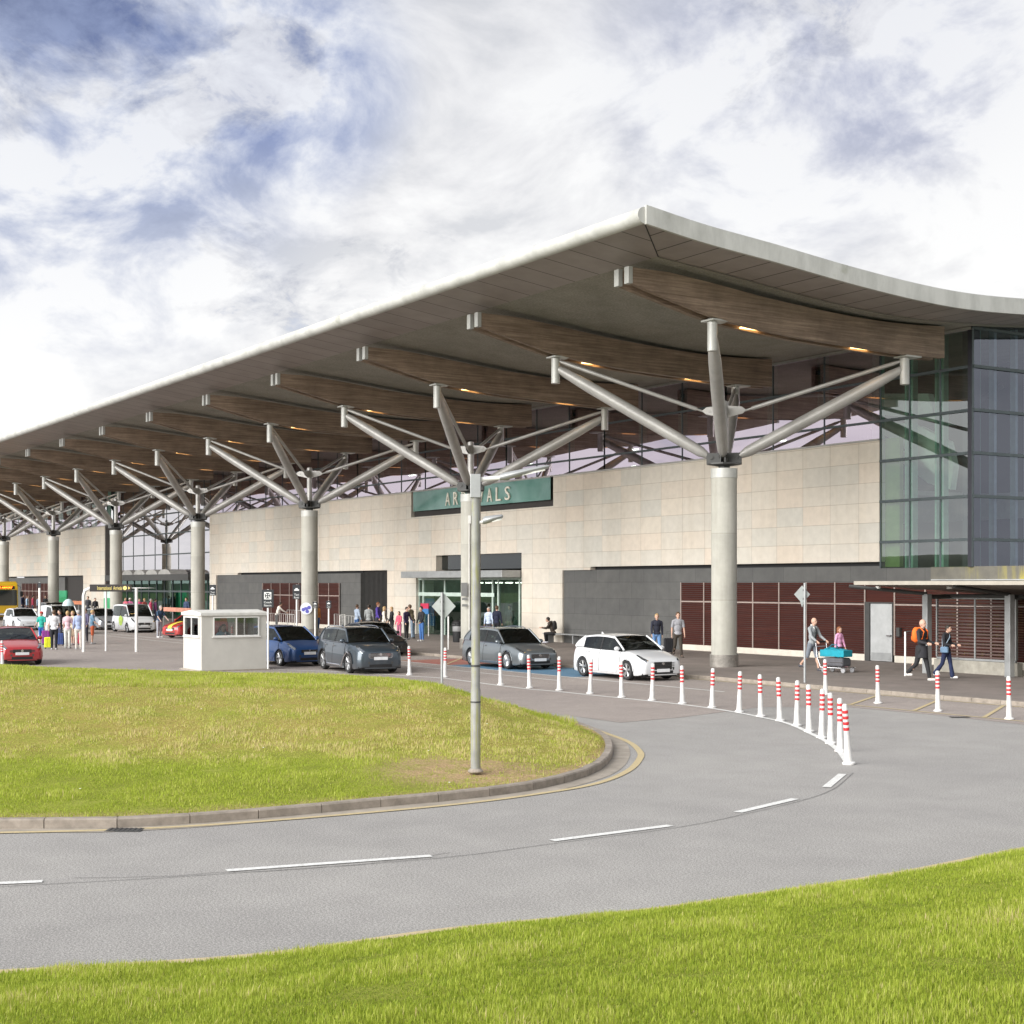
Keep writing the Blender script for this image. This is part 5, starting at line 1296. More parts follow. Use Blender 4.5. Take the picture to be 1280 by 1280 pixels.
# couple by the shelter
p = g(1152, 850.5)
A3 = person('bald man in a black coat with an orange backpack walking past the shelter post', p, R_(10), 1.86, (.022, .022, .026), (.02, .02, .022), bald=True, coat=True, stride=.55, armf=(.15, .2), elbow=(1.25, 1.2), lean=.03, shoes=(.55, .53, .50), vox=.012)
backpack(A3, (.85, .16, .02), label='bright orange backpack on the back of the man in black', scale=.95)
p = g(1183, 847.5)
A4 = person('dark haired woman in a black jacket and navy trousers looking down at her phone', p, R_(12), 1.66, (.018, .018, .022), (.018, .028, .08), 'dark', female=True, stride=.45, armf=(.15, .1), elbow=(1.3, 1.35), look=.45, trousers='flare', shoes=(.7, .7, .7), vox=.012)
hb = thing('shoulder_bag', 'small light blue shoulder bag worn by the dark haired woman', 'bag', A4[0].location, A4[0].rotation_euler.z)
c = A4[1]['pel']; m = MB(); m.cbox((c.x+.06, -.22, c.z+.03), (.26, .10, .19)); m.build('pouch', cloth((.16, .26, .38)), hb, bevel=.03); ch_ = A4[1]['ch']; m = MB(); m.tube([(c.x+.05, -.20, c.z+.12), (ch_.x+.14, -.04, ch_.z), (ch_.x+.02, .12, ch_.z+.16), (ch_.x-.14, 0, ch_.z-.0), (c.x-.03, -.20, c.z+.12)], .014, 6); m.build('strap', cloth((.30, .38, .46)), hb, smooth=.9)
# two walkers with a dark suitcase
p = g(821, 819.5)
person('fair haired traveller in a black jumper and blue jeans walking by the dark wall', p, R_(-28), 1.72, (.018, .02, .035), (.14, .27, .50), 'blond', stride=.6, armf=(-.2, .25), elbow=(.3, .25), vox=.013, shoes=(.4, .4, .4))
p = g(847.5, 821.5)
person('man in a grey t-shirt and dark trousers walking with the fair haired traveller', p, R_(-25), 1.80, (.30, .30, .32), (.05, .04, .03), 'brown', sleeves='short', stride=.5, armf=(.1, -.15), elbow=(.2, .2), vox=.013, shoes=(.06, .05, .04))
suitcase('black wheeled suitcase pulled between the two walkers', g(836, 817), R_(60), (.018, .018, .02), .42, .28, .66)
# seated phone user
sp0 = onY(688, 40.9); bench = thing('wall_bench', 'low steel ledge bench against the stone wall right of the doors', 'bench', (sp0.x+1.6, 41.35, .1), 0)
m = MB(); m.box(-2.6, 2.6, -.28, .22, .43, .48); m.build('seat', M['postgrey'], bench, bevel=.01)
for x in (-2.3, 0, 2.3): m = MB(); m.box(x-.04, x+.04, -.2, .2, 0, .43); m.build('leg', M['postgrey'], bench)
A5 = person('man in a brown jacket and backpack sitting on the ledge bench', (sp0.x, 41.1), R_(-140), 1.76, (.06, .045, .035), (.012, .012, .014), 'dark', sit=True, armf=(.6, .6), elbow=(1.1, 1.1), lean=.35, look=.35, shoes=(.55, .55, .6), vox=.014)
backpack(A5, (.02, .018, .018), label='black backpack on the back of the seated man')
# couple in front of the doors
def w(px, Y): q = onY(px, Y); return (q.x, q.y)
person('white haired person in a pale blue shirt outside the arrivals doors', w(611, 39.6), R_(-60), 1.72, (.50, .58, .72), (.05, .05, .06), 'grey', vox=.016)
person('man in a dark navy jacket with his back to us at the arrivals doors', w(621, 39.8), R_(120), 1.80, (.012, .016, .04), (.01, .01, .015), 'brown', vox=.016, armf=(.2, .1))
person('person in a grey top standing just inside the arrivals doors', w(637, 43.2), R_(-60), 1.74, (.10, .10, .11), (.28, .24, .18), 'dark', vox=.018, z=.11)
# waiting group left of the doors
grp = 'travellers waiting left of the arrivals doors'
L_ = [('person in a pale denim jacket and jeans, leftmost of the group behind the black saloon', 446, 37.6, 1.74, (.42, .50, .62), (.05, .12, .28), 'brown', 100),
 ('man in a grey top with his back turned behind the black saloon', 461, 37.0, 1.78, (.26, .27, .27), (.05, .05, .06), 'dark', 140),
 ('woman with blond hair in a cream coat behind the black saloon', 480, 37.3, 1.68, (.62, .57, .50), (.45, .42, .38), 'blond', 60),
 ('blond woman in a black coat beside the woman in cream', 490, 37.7, 1.66, (.015, .015, .018), (.02, .02, .02), 'blond', -100),
 ('person in a pink and red top next to the blond woman in black', 499, 37.2, 1.45, (.62, .10, .16), (.4, .12, .2), 'brown', -60),
 ('person in a dark purple jacket with a backpack left of the entrance', 508, 37.0, 1.70, (.03, .02, .06), (.03, .03, .03), 'dark', 20),
 ('tall man in an olive jacket bending towards the others by the entrance', 516, 38.0, 1.82, (.12, .10, .06), (.25, .33, .42), 'brown', -150),
 ('person in a black jacket and blue jeans with pale shoes by the entrance', 527, 36.6, 1.76, (.014, .015, .02), (.05, .14, .36), 'dark', -80),
 ('person in a bright blue and red anorak behind the grey topped man', 472, 38.8, 1.86, (.10, .06, .35), (.05, .05, .06), 'red', 50)]
for k, (lb, px, Y, h, tp, lg, hr, hd_) in enumerate(L_):
    person(lb, w(px, Y), R_(hd_), h, tp, lg, hr, vox=.02, group=grp, armf=(.3, .1), elbow=(.5, .3), lean=.25 if 'bending' in lb else .03, female='woman' in lb, longhair='woman' in lb, shoes=(.5, .48, .44) if 'pale shoes' in lb else (.1, .1, .1))
person('person with auburn hair in an orange jacket and jeans beside the stone column', w(397, 38.0), R_(30), 1.72, (.50, .20, .05), (.06, .12, .28), 'red', vox=.02)
person('person in a white shirt and black trousers leaning on the steel railing', w(346, 38.4), R_(80), 1.76, (.66, .62, .56), (.012, .012, .012), 'dark', vox=.02, lean=.35, armf=(.9, .8), elbow=(.3, .3))
# far left crowd in the road, near the gantry
gl_ = 'travellers waiting near the direction gantry'
F = [('boy in a red cap, turquoise t-shirt and blue shorts beside the panel van', 52, 805, 1.62, (.02, .35, .28), (.03, .12, .40), 'brown', 'short', 'short', (.5, .06, .05), -40),
 ('person in a white shirt and black trousers seen from behind, nearest of the group', 67.5, 812, 1.80, (.70, .70, .72), (.012, .014, .02), 'brown', 'short', 'long', None, 160),
 ('person with dark hair in a black top half hidden behind the white shirt', 75, 805, 1.72, (.03, .025, .03), (.04, .05, .1), 'dark', 'long', 'long', None, -90),
 ('woman in a pale pink top and white trousers seen from behind', 84.5, 810.5, 1.74, (.66, .45, .50), (.60, .60, .56), 'blond', 'short', 'long', None, 150),
 ('man in a pale blue shirt and cream trousers beside the woman in pink', 98, 811.5, 1.80, (.38, .45, .66), (.66, .60, .54), 'grey', 'long', 'long', None, 170),
 ('fair haired person in beige shorts between the pink top and blue shirt', 91, 806, 1.66, (.50, .42, .30), (.35, .26, .18), 'blond', 'short', 'short', None, -70),
 ('person in a dark top and black trousers behind the gantry post', 107, 803, 1.72, (.10, .09, .16), (.02, .02, .03), 'brown', 'long', 'long', None, -60),
 ('person in a denim shirt and orange shorts right of the gantry post', 115.5, 805, 1.70, (.12, .22, .32), (.50, .11, .04), 'blond', 'short', 'short', None, 80)]
for lb, px, py, h, tp, lg, hr, slv, trs, cp, hd_ in F:
    q = G(px, py, .0); person(lb, (q.x, q.y), R_(hd_), h, tp, lg, hr, sleeves=slv, trousers=trs, cap_=cp, vox=.018, z=.0 if q.y < 30 else .1, group=gl_, armf=(.15, .3), elbow=(.3, .6), female='woman' in lb, shoes=(.4, .4, .4))
q = G(60.5, 811); suitcase('bright yellow suitcase standing left of the white shirted person', (q.x, q.y), 1.2, (.70, .72, .03), .36, .25, .55, z=0)
q = G(58, 806); suitcase('purple suitcase behind the yellow one', (q.x, q.y), 1.0, (.22, .03, .22), .40, .28, .72, z=0)
q = G(101.5, 806); suitcase('crimson suitcase beside the man in the pale blue shirt', (q.x, q.y), .4, (.50, .03, .08), .34, .25, .75, z=0)
q = G(76, 807); suitcase('navy suitcase between the white shirt and the pink top', (q.x, q.y), .7, (.02, .04, .14), .5, .35, .62, z=0)
q = G(199, 797); person('man in a navy waistcoat and light blue shirt leaning over the red car', (q.x, q.y), R_(20), 1.80, (.03, .07, .13), (.35, .36, .40), 'grey', vox=.018, z=0, lean=.18, armf=(.5, .4), elbow=(.4, .4), sleeves='short', skin=plain('pale_blue_sleeve_skin', (.55, .38, .32), .6))
FC = [('navy', (.012, .02, .06), 28.5, 35.2, 1.95, 'dark', 'person in a navy coat beside the yellow coach mirror'), ('light blue', (.35, .50, .66), 34, 35.8, 1.8, 'brown', 'person in a light blue top behind the white hatchback, near the coach'),
 ('maroon', (.30, .03, .06), 41, 35.6, 1.85, 'dark', 'person in a maroon top behind the panel van, near the coach'), ('grey blue', (.20, .26, .33), 47.5, 36.2, 1.75, 'brown', 'person in a grey blue jacket left of the signpost by the far column'),
 ('black', (.02, .02, .02), 57, 36, 1.85, 'dark', 'person in black in front of the far column foot'), ('cream', (.50, .48, .38), 63.5, 36.6, 1.7, 'dark', 'person in a cream jacket at the foot of the far column'),
 ('dark', (.03, .03, .03), 83, 37.5, 1.85, 'dark', 'person in black beside the green totem sign'), ('dark', (.04, .04, .05), 110, 35.2, 1.9, 'dark', 'tall person in a dark jacket under the gantry beam'),
 ('dark', (.03, .03, .035), 119, 36.2, 1.75, 'dark', 'person in a dark jacket with crossed straps under the gantry sign')]
for nm, tp, px, Y, h, hr, lb in FC:
    person(lb, w(px, Y), R_(-40+px*3 % 160), h, tp, (.03, .035, .06), hr, vox=.022, group='distant people on the far pavement')
PK = [(157, (.50, .10, .14), 'red topped person left of the pink hat behind the taxi van'), (162.5, (.75, .20, .42), 'person in bright pink with a wide pale hat behind the taxi van'), (174, (.72, .08, .25), 'person in crimson pink left of centre behind the grey bonnet'),
 (180.5, (.55, .12, .10), 'person in brick red beside the crimson figure'), (188.5, (.72, .10, .20), 'person in pink red near the teal entrance doors'), (194, (.16, .05, .14), 'person in dark plum at the teal entrance doors')]
for k, (px, tp, lb) in enumerate(PK):
    person(lb, w(px, 37.0+.4*(k % 2)), R_(-60+30*k), 1.78, tp, (.05, .05, .08), ['blond', 'grey', 'brown', 'blond', 'grey', 'dark'][k], vox=.022, group='people in pink and red by the far entrance', cap_=(.8, .75, .7) if k == 1 else None)
person('person in dark blue standing behind the kiosk roof by the teal doors', w(233, 38), R_(-60), 1.9, (.04, .06, .12), (.03, .03, .05), 'dark', vox=.022)
# ================================================================== street furniture
ORD = ['first', 'second', 'third', 'fourth', 'fifth', 'sixth', 'seventh', 'eighth', 'ninth', 'tenth', 'eleventh', 'twelfth', 'thirteenth', 'fourteenth', 'fifteenth', 'sixteenth', 'seventeenth', 'eighteenth', 'nineteenth', 'twentieth']
WP = plain('bollard_white', (.62, .61, .59), .55, 0, .14, 5); RD = plain('bollard_red', (.60, .035, .04), .4, 0, .1, 8)
def bollard():
    t = thing('bollard', 'x', 'bollard', (0, 0, 0))
    m = MB(); m.lathe([(.11, 0), (.11, .025), (.072, .045), (.066, .1), (.047, .52), (.047, .95), (.040, .985), (.02, 1.0)], 20); m.build('post', WP, t, smooth=.7)
    for z in (.56, .655, .75, .845):
        m = MB(); m.lathe([(.0495, z), (.0505, z+.003), (.0505, z+.047), (.0495, z+.05)], 20); m.build('red_band', RD, t, smooth=.7)
    return t
b0 = bollard(); first = True
curve = [(512, 845.5), (556, 848.5), (626, 858), (662, 862), (699, 865), (737.5, 869), (777, 873.5), (815, 877.5), (853, 881.5), (890, 886.5), (924, 892), (951, 897.5), (975, 903), (996, 909), (1011.5, 916.5), (1027, 924.5), (1038.5, 931.5), (1050.5, 941.5), (1061, 957)]
n = len(curve)
for k, (px, py) in enumerate(curve):
    c = b0 if first else copy_tree(b0); first = False
    q = G(px, py - 1.5); c.location = (q.x, q.y, .01); c.rotation_euler.z = k*1.3
    c.scale = (1, 1, .97 if k < n-1 else 1.03)
    if k == n-1: c.rotation_euler.x = R_(-3); c.rotation_euler.y = R_(7)
    else: c.rotation_euler.y = R_(2.2*math.sin(k*2.7)); c.rotation_euler.x = R_(1.6*math.sin(k*1.9+1))
    lb = ('leaning red and white bollard nearest us at the end of the curved row' if k == n-1 else
          'red and white bollard, %s along the curved row counted from the near end' % ORD[n-1-k])
    tag(c, lb, 'bollard', 'red and white bollards in the curved row')
for k, (px, py) in enumerate([(1032, 870), (1097.5, 881), (1172.5, 891), (1261.5, 901)]):
    c = copy_tree(b0); q = G(px, py - 1.5); c.location = (q.x, q.y, .01); c.scale = (1, 1, .97)
    tag(c, 'red and white bollard beside the yellow hatching, %s from the left' % ORD[k], 'bollard', 'red and white bollards beside the hatched bay')
c = copy_tree(b0); q = G(4, 829.5); c.location = (q.x, q.y-2.2, .01)
q = G(3, 834); c.location = (q.x, q.y, .01); c.scale = (1, 1, .97)
tag(c, 'lone red and white bollard in front of the dark red hatchback, far left', 'bollard')
# lamp post ---------------------------------------------------------------------------------
zb = .22; L0 = G(594.5, 962, zb); zd = L0.dot(FW)
topz = EYE + (HY-592)*zd/FPX
lp = thing('lamp_post', 'tall grey lamp post with algae streaks standing on the grass island tip', 'lamp post', (L0.x, L0.y, zb-.03), PI/2-TH+PI)
t_ = NT('algae_streaked_pole'); st = t_.noise(1.0, 6, .75, t_.scale(16, 16, 1.1)); c_ = t_.mix(t_.ramp(st, [(.50, (0, 0, 0)), (.62, (1, 1, 1))]), t_.ramp(t_.noise(5, 5), [(.3, (.21, .21, .20)), (.7, (.31, .31, .295))]), (.27, .27, .12)); t_.set(Base_Color=c_, Roughness=.6)
Hh = topz-zb
m = MB(); m.lathe([(.075, 0), (.075, 1.25), (.068, 1.27), (.062, Hh-.28)], 20); m.build('pole', t_.m, lp, smooth=.6)
m = MB(); m.lathe([(.078, 1.05), (.078, 1.075)], 20); m.lathe([(.075, 1.6), (.077, 1.605), (.077, 1.63)], 20); m.build('clamp_band', M['darksteel'], lp)
m = MB(); m.lathe([(.11, -.01), (.12, .01), (.085, .05)], 16); m.build('footing', M['kerb'], lp)
m = MB(); m.box(-.08, .08, -.08, .08, Hh-.34, Hh+.02); m.build('head_bracket', M['postgrey'], lp, bevel=.01)
# arms: local x is picture-right after the root rotation
def arm(z, x1, x2, rise, name='lantern', small=False):
    m = MB(); m.tube([(.05, 0, z), (x1, 0, z+.03)], .035 if not small else .025, 10); ar = m.build('arm', M['white_m'], lp, smooth=.8)
    m = MB(); a = Vector((x1-.05, 0, z+.03)); b = Vector((x2, 0, z+rise))
    R = []
    for q, wd, hh in ((0, .06, .05), (.12, .09, .06), (.5, .13, .05), (.9, .12, .035), (1, .06, .02)):
        p = a.lerp(b, q); R.append([p+Vector((0, wd*math.cos(2*PI*k/14), hh*math.sin(2*PI*k/14))) for k in range(14)])
    m.rings(R); h = m.build('lamp_head', M['postgrey'], lp, smooth=.8)
    m = MB(); p = a.lerp(b, .72); m.rings([[a.lerp(b, q)+Vector((0, wd*math.cos(2*PI*k/14), -.02-.035*math.sin(PI*k/14)*(k < 8))) for k in range(14)] for q, wd in ((.45, .07), (.7, .10), (.92, .07))]); m.build('lens', plain('lamp_lens_pale', (.8, .8, .74), .15), h, smooth=.8)
lp.rotation_euler.z = math.atan2(RT.y, RT.x)
arm(Hh-.06, .42, 1.12, .20); arm(Hh-.72, .16, .42, .10, small=True)
# gantry -------------------------------------------------------------------------------------
def post_h(px, pyb, pyt, h=0.0):
    q = G(px, pyb, h); return q, EYE + (HY-pyt)*q.dot(FW)/FPX
A_ = G(104.5, 815); B_ = G(170.5, 815); hz = EYE + (HY-735)*A_.dot(FW)/FPX
dv = (B_-A_); ang = math.atan2(dv.y, dv.x); Lg = dv.length
gn = thing('direction_gantry', 'pale steel gantry with a dark sign box of yellow lettering over the road', 'sign gantry', (A_.x, A_.y, 0), ang)
m = MB(); m.tube([(0, 0, 0), (0, 0, hz-.35), (.06, 0, hz-.12), (.3, 0, hz), (Lg+.9, 0, hz)], .075, 12); m.build('frame', M['white_m'], gn, smooth=.8)
m = MB(); m.tube([(Lg, 0, 0), (Lg, 0, hz)], .07, 12); m.build('post', M['white_m'], gn, smooth=.8)
m = MB(); m.tube([(Lg*.32, .9, 0), (Lg*.32, .9, hz-.1), (Lg*.32, .0, hz)], .05, 10); m.build('post', M['white_m'], gn, smooth=.8)
bw = Lg*.78; m = MB(); m.box(.3, .3+bw, -.12, .12, hz-.16, hz+.16); bxx = m.build('sign_box', plain('brown_black_sign', (.02, .014, .012), .5, 0, .1), gn, bevel=.01)
tm = text_mesh('International  Arrivals', bw*.60, .17, .01); tm.v = [(v[0]+.3+bw*.49, v[1]-.13, v[2]+hz) for v in tm.v]; tm.build('lettering', plain('sign_yellow_text', (.80, .66, .22), .5, 0, .05), bxx)
m = MB(); m.lathe([(.09, -.14), (.09, -.125)], 16, (.3+bw*.86, 0, hz), 'y'); m.prism([(.3+bw*.94, hz-.07), (.3+bw*.99, hz), (.3+bw*.94, hz+.07)], -.14, -.125, 'y'); m.build('pictogram', plain('sign_yellow_text', (.7, .5, .1)), bxx)
# kiosk ---------------------------------------------------------------------------------------
K0 = G(252, 840, 0); K1 = G(224, 837); K2 = G(329, 837.5)
kw, kd = 1.85, 2.40
kx1, ky0 = K0.x, K0.y
kh = EYE + (HY-765)*K0.dot(FW)/FPX
WK = plain('kiosk_cream_panel', (.52, .505, .46), .55, 0, .06, 2)
kz = .14
kk = thing('kiosk', 'small cream prefabricated kiosk with sliding windows on a concrete base', 'kiosk', (kx1-kw/2, ky0+kd/2, .0))
def kb(*a): return MB().box(*a)
# walls with window openings: right face (x+) and front face (y-)
X0, X1, Y0, Y1 = -kw/2, kw/2, -kd/2, kd/2; zw0, zw1 = 1.22, 1.90; tk = .06; zt_ = kh-.14
m = MB()
m.box(X0, X1, Y0, Y0+tk, .05, zw0); m.box(X0, X0+.16, Y0, Y0+tk, zw0, zw1); m.box(X1-.22, X1, Y0, Y0+tk, zw0, zw1); m.box(X0, X1, Y0, Y0+tk, zw1, zt_)
m.box(X1-tk, X1, Y0+tk, Y1, .05, zw0); m.box(X1-tk, X1, Y0+tk, Y0+.42, zw0, zw1); m.box(X1-tk, X1, Y1-.28, Y1, zw0, zw1); m.box(X1-tk, X1, Y0+tk, Y1, zw1, zt_)
m.box(X0, X0+tk, Y0+tk, Y1, .05, zw0); m.box(X0, X0+tk, Y0+tk, Y1, zw1, zt_); m.box(X0, X0+tk, Y0+tk, Y0+.5, zw0, zw1); m.box(X0+tk, X1-tk, Y1-tk, Y1, .05, zw0); m.box(X0+tk, X1-tk, Y1-tk, Y1, zw1, zt_); m.box(X0+tk, X0+.7, Y1-tk, Y1, zw0, zw1)
m.build('wall', WK, kk)
m = MB(); m.prism([(X0-.06, zt_), (X1+.06, zt_), (X1+.06, kh-.03), (0, kh+.06), (X0-.06, kh-.03)], Y0-.06, Y1+.06, 'y'); m.build('roof', plain('kiosk_roof', (.62, .61, .57), .6, 0, .12, 3), kk, bevel=.015)
m = MB(); m.box(X0-.1, X1+.1, Y0-.1, Y1+.1, 0, .05); m.build('base', M['gutter'], kk)
def win(name, a0, a1, face, parent):
    m = MB(); g_ = MB(); f = .035
    def bx_(u0, u1, z0, z1, o0, o1, mm):
        if face == 'y': mm.box(u0, u1, Y0-o1, Y0-o0, z0, z1)
        else: mm.box(X1+o0, X1+o1, u0, u1, z0, z1)
    for (u0, u1, z0, z1) in ((a0-.0, a1, zw0-.0, zw0+f), (a0, a1, zw1-f, zw1), (a0, a0+f, zw0+f, zw1-f), (a1-f, a1, zw0+f, zw1-f), ((a0+a1)/2-.02, (a0+a1)/2+.02, zw0+f, zw1-f)):
        bx_(u0, u1, z0, z1, .002, .035, m)
    bx_(a0-.05, a1+.05, zw0-.04, zw0-.003, .002, .06, m)
    bx_(a0+f, a1-f, zw0+f, zw1-f, -.03, -.02, g_)
    gl = g_.build('window', M['glassBooth'], parent); m.build('window_frame', M['white_m'], gl); return gl
win('w', X0+.16, X1-.22, 'y', kk); win('w', Y0+.42, Y1-.28, 'x', kk)
m = MB(); m.box(X0+tk, X1-tk, Y0+tk, Y1-tk, .06, .1); m.box(X0+.1, X1-.5, Y0+.1, Y0+.5, .1, 1.0); m.build('interior_counter', plain('kiosk_interior', (.20, .18, .16), .7, 0, .3, 4), kk)
m = MB(); m.box(X0+.1, X0+.35, Y1-.5, Y1-.1, .1, 1.85); m.build('cupboard', plain('pine_cupboard', (.35, .24, .13), .6, 0, .2, 4), kk)
pos = Vector(kk.location)
person('attendant in a light blue patterned shirt sitting inside the cream kiosk', (pos.x+.05, pos.y-.1), R_(-10), 1.75, (.16, .33, .42), (.03, .04, .06), 'brown', sit=True, sleeves='short', lean=.25, armf=(.6, .6), elbow=(.8, .8), vox=.016, z=.30)
# diamond signs ---------------------------------------------------------------------------------
def post_sign(name, label, cat, px, pyb, topy, build, h=0.1, r=.038, face=None, mat=None, rot=None):
    q = G(px, pyb, h); zt = EYE + (HY-topy)*q.dot(FW)/FPX - h
    t = thing(name, label, cat, (q.x, q.y, h), math.atan2(RT.y, RT.x) if rot is None else rot)
    m = MB(); m.lathe([(r, 0), (r, zt), (r*.8, zt+.01)], 14); m.build('post', mat or M['postgrey'], t, smooth=.6); build(t, zt, q.dot(FW)/FPX); return t
def diamond(px0, half_px, cy_up, tilt=.55, second=True):
    def f(t, zt, s):
        w_ = half_px*s; cx = px0*s; cz = zt - cy_up*s
        m = MB(); k = w_; hh = w_*1.12
        m.prism([(cx-k, cz), (cx, cz-hh), (cx+k, cz), (cx, cz+hh)], .05, .056, 'y'); pl = m.build('sign_plate', M['signface'], t)
        m = MB(); m.box(-.05, .05, .0, .048, cz-.16, cz-.10); m.box(-.05, .05, .0, .048, cz+.10, cz+.16); m.build('clamp', M['darksteel'], pl)
        if second:
            m = MB(); m.prism([(cx-k*.25, cz-hh*.75), (cx+k*.02, cz-hh*1.45), (cx+k*.3, cz-hh*.75)], .07, .075, 'y'); m.build('sign_plate', M['signface'], t)
    return f
post_sign('diamond_sign', 'diamond shaped road sign seen from behind on a grey post by the kerb', 'road sign', 1006, 853, 729, diamond(-3, 10, 14))
q = G(553, 861, 0)
post_sign('diamond_sign', 'large grey diamond sign seen from behind, left of the tall lamp post', 'road sign', 552.5, 862, 741, diamond(2, 15, 17, second=False), h=.1, r=.04)
# black information signs
def panel(wpx, hpx, items):
    def f(t, zt, s):
        w_, h_ = wpx*s, hpx*s
        m = MB(); m.box(-w_/2, w_/2, -.06, -.042, zt-h_, zt); p = m.build('sign_panel', plain('black_sign_panel', (.018, .02, .024), .5, 0, .1), t, bevel=.01)
        items(p, w_, h_, zt)
    return f
WT_ = plain('white_sign_marking', (.75, .76, .74), .5, 0, .03)
def assembly(p, w_, h_, zt):
    cz = zt-h_*.34; k = w_*.30; m = MB(); t_ = .028
    for a, b, c, d in ((-k, k, k-t_, k), (-k, k, -k, -k+t_), (-k, -k+t_, -k+t_, k-t_), (k-t_, k, -k+t_, k-t_)): m.box(a, b, -.068, -.061, cz+c, cz+d)
    for sx_ in (1, -1):
        for sz_ in (1, -1):
            m.prism([(sx_*k*.12, cz+sz_*k*.12), (sx_*k*.55, cz+sz_*k*.18), (sx_*k*.18, cz+sz_*k*.55)], -.068, -.061, 'y')
            m.prism([(sx_*k*.30, cz+sz_*k*.44), (sx_*k*.44, cz+sz_*k*.30), (sx_*k*.78, cz+sz_*k*.64), (sx_*k*.64, cz+sz_*k*.78)], -.070, -.0605, 'y')
    m.build('pictogram', WT_, p)
    for i, s in enumerate(('Coach', 'Stance')):
        tm = text_mesh(s, w_*.62, h_*.11, .006); tm.v = [(v[0], v[1]-.065, v[2]+zt-h_*(.70+.17*i)) for v in tm.v]; tm.build('lettering', WT_, p)
def carsign(p, w_, h_, zt):
    m = MB(); cz = zt-h_*.33; k = w_*.30
    m.prism([(-k, cz-k*.5), (k, cz-k*.5), (k, cz), (k*.6, cz+k*.12), (k*.4, cz+k*.6), (-k*.4, cz+k*.6), (-k*.6, cz+k*.12), (-k, cz)], -.068, -.061, 'y'); m.build('pictogram', WT_, p)
    for i in range(2):
        tm = text_mesh(('Taxi', 'Rank')[i], w_*.6, h_*.13, .006); tm.v = [(v[0], v[1]-.065, v[2]+zt-h_*(.68+.2*i)) for v in tm.v]; tm.build('lettering', WT_, p)
post_sign('information_sign', 'black pole sign with a white four arrow symbol beside the kiosk', 'information sign', 335, 836, 737, panel(15, 22.5, assembly), r=.035, mat=M['white_m'])
post_sign('information_sign', 'black pole sign with a white car symbol in front of the brown louvres', 'information sign', 371, 806, 731, panel(10, 18, carsign), r=.045, mat=M['white_m'])
post_sign('information_sign', 'small black pole sign beside the stone wall left of the dark cladding', 'information sign', 266, 800, 731, panel(8.5, 13.5, carsign), r=.04, mat=M['white_m'])
post_sign('information_sign', 'low black sign on a thin pole right behind the notice column', 'information sign', 394, 806, 752, panel(6, 8, carsign), r=.04, mat=M['white_m'])
post_sign('information_sign', 'low black sign with a white mark on a thin pole above the dark SUV', 'information sign', 411, 808, 751, panel(6.5, 9.5, carsign), r=.04, mat=M['white_m'])
post_sign('direction_sign', 'thin tall signpost with a grey panel in front of the far column', 'road sign', 49.5, 800, 728, panel(4, 7, lambda *a: None), r=.06, mat=M['white_m'])
# round notice on the third column
cx_ = allc[2].location
nt = thing('round_notice', 'round blue and white notice fixed to the third concrete column', 'notice', (cx_.x, cx_.y, 0), math.atan2(RT.y, RT.x))
m = MB(); zc_ = EYE-(760.5-HY)*Vector(cx_).dot(FW)/FPX; m.lathe([(.33, -.50), (.33, -.485)], 26, (-.12, 0, zc_), 'y'); m.build('disc', plain('notice_white', (.72, .74, .78), .5, 0, .04), nt)
m = MB()
for a in (0, 90, 180, 270):
    if a == 90: continue
    aa = R_(a+20); m.lathe([(.10, -.512), (.10, -.502)], 14, (-.12+.17*math.cos(aa), 0, zc_+.17*math.sin(aa)), 'y')
m.box(-.22, -.02, -.511, -.501, zc_-.08, zc_+.08); m.build('blue_symbol', plain('notice_blue', (.10, .10, .42), .5, 0, .05), nt)
# grey plates on the second column
c2 = allc[1].location; s2 = Vector(c2).dot(FW)/FPX
nt = thing('notice_plates', 'grey notice plates strapped to the second column beside the lamp post', 'notice', (c2.x, c2.y, 0), math.atan2(RT.y, RT.x))
m = MB(); m.box((579-590.5)*s2, (587-590.5)*s2, -.56, -.54, EYE-(745-730)*s2, EYE+1.6*s2); m.build('plate', plain('grey_notice', (.17, .17, .165), .6, 0, .1), nt)
for k in range(2): m = MB(); m.box((580-590.5)*s2, (587-590.5)*s2, -.555, -.545, EYE-(750+k*8-730)*s2, EYE-(747+k*8-730)*s2); m.build('plate', plain('grey_notice', (.2, .2, .2)), nt)
m = MB(); m.tube([((589-590.5)*s2, -.50, 6.0), ((589-590.5)*s2, -.50, .1)], .025, 6); m.box((587.7-590.5)*s2, (591-590.5)*s2, -.56, -.47, EYE+(HY-655)*s2, EYE+(HY-645)*s2); m.build('conduit', M['white_m'], nt)
# railings ------------------------------------------------------------------------------------
def railing(label, a, b, h=1.05, bars=8, group='steel railings by the pavement'):
    a = Vector((*a, .1)); b = Vector((*b, .1)); d = b-a; L = d.length
    t = thing('railing', label, 'railing', a, math.atan2(d.y, d.x), group)
    m = MB(); m.tube([(0, 0, 0), (0, 0, h), (L, 0, h), (L, 0, 0)], .028, 8); m.tube([(0, 0, .2), (L, 0, .2)], .018, 6); m.build('frame', M['white_m'], t, smooth=.9)
    m = MB()
    for k in range(1, bars): m.tube([(L*k/bars, 0, .2), (L*k/bars, 0, h-.02)], .010, 5)
    m.build('bars', M['white_m'], t)
railing('steel railing the white shirted person leans on', w(336, 37.9), w(368, 37.6), 1.05, 12)
railing('taller steel railing in front of the brown louvres, left of the notice column', w(359, 39.2), w(377, 39.1), 1.25, 6)
railing('steel railing right of the orange jacketed person', w(425, 37.9), w(443, 37.8), 1.1, 5)
railing('steel railing panel nearest the dark gate, behind the SUV', w(418, 39.2), w(431, 39.0), 1.1, 6)
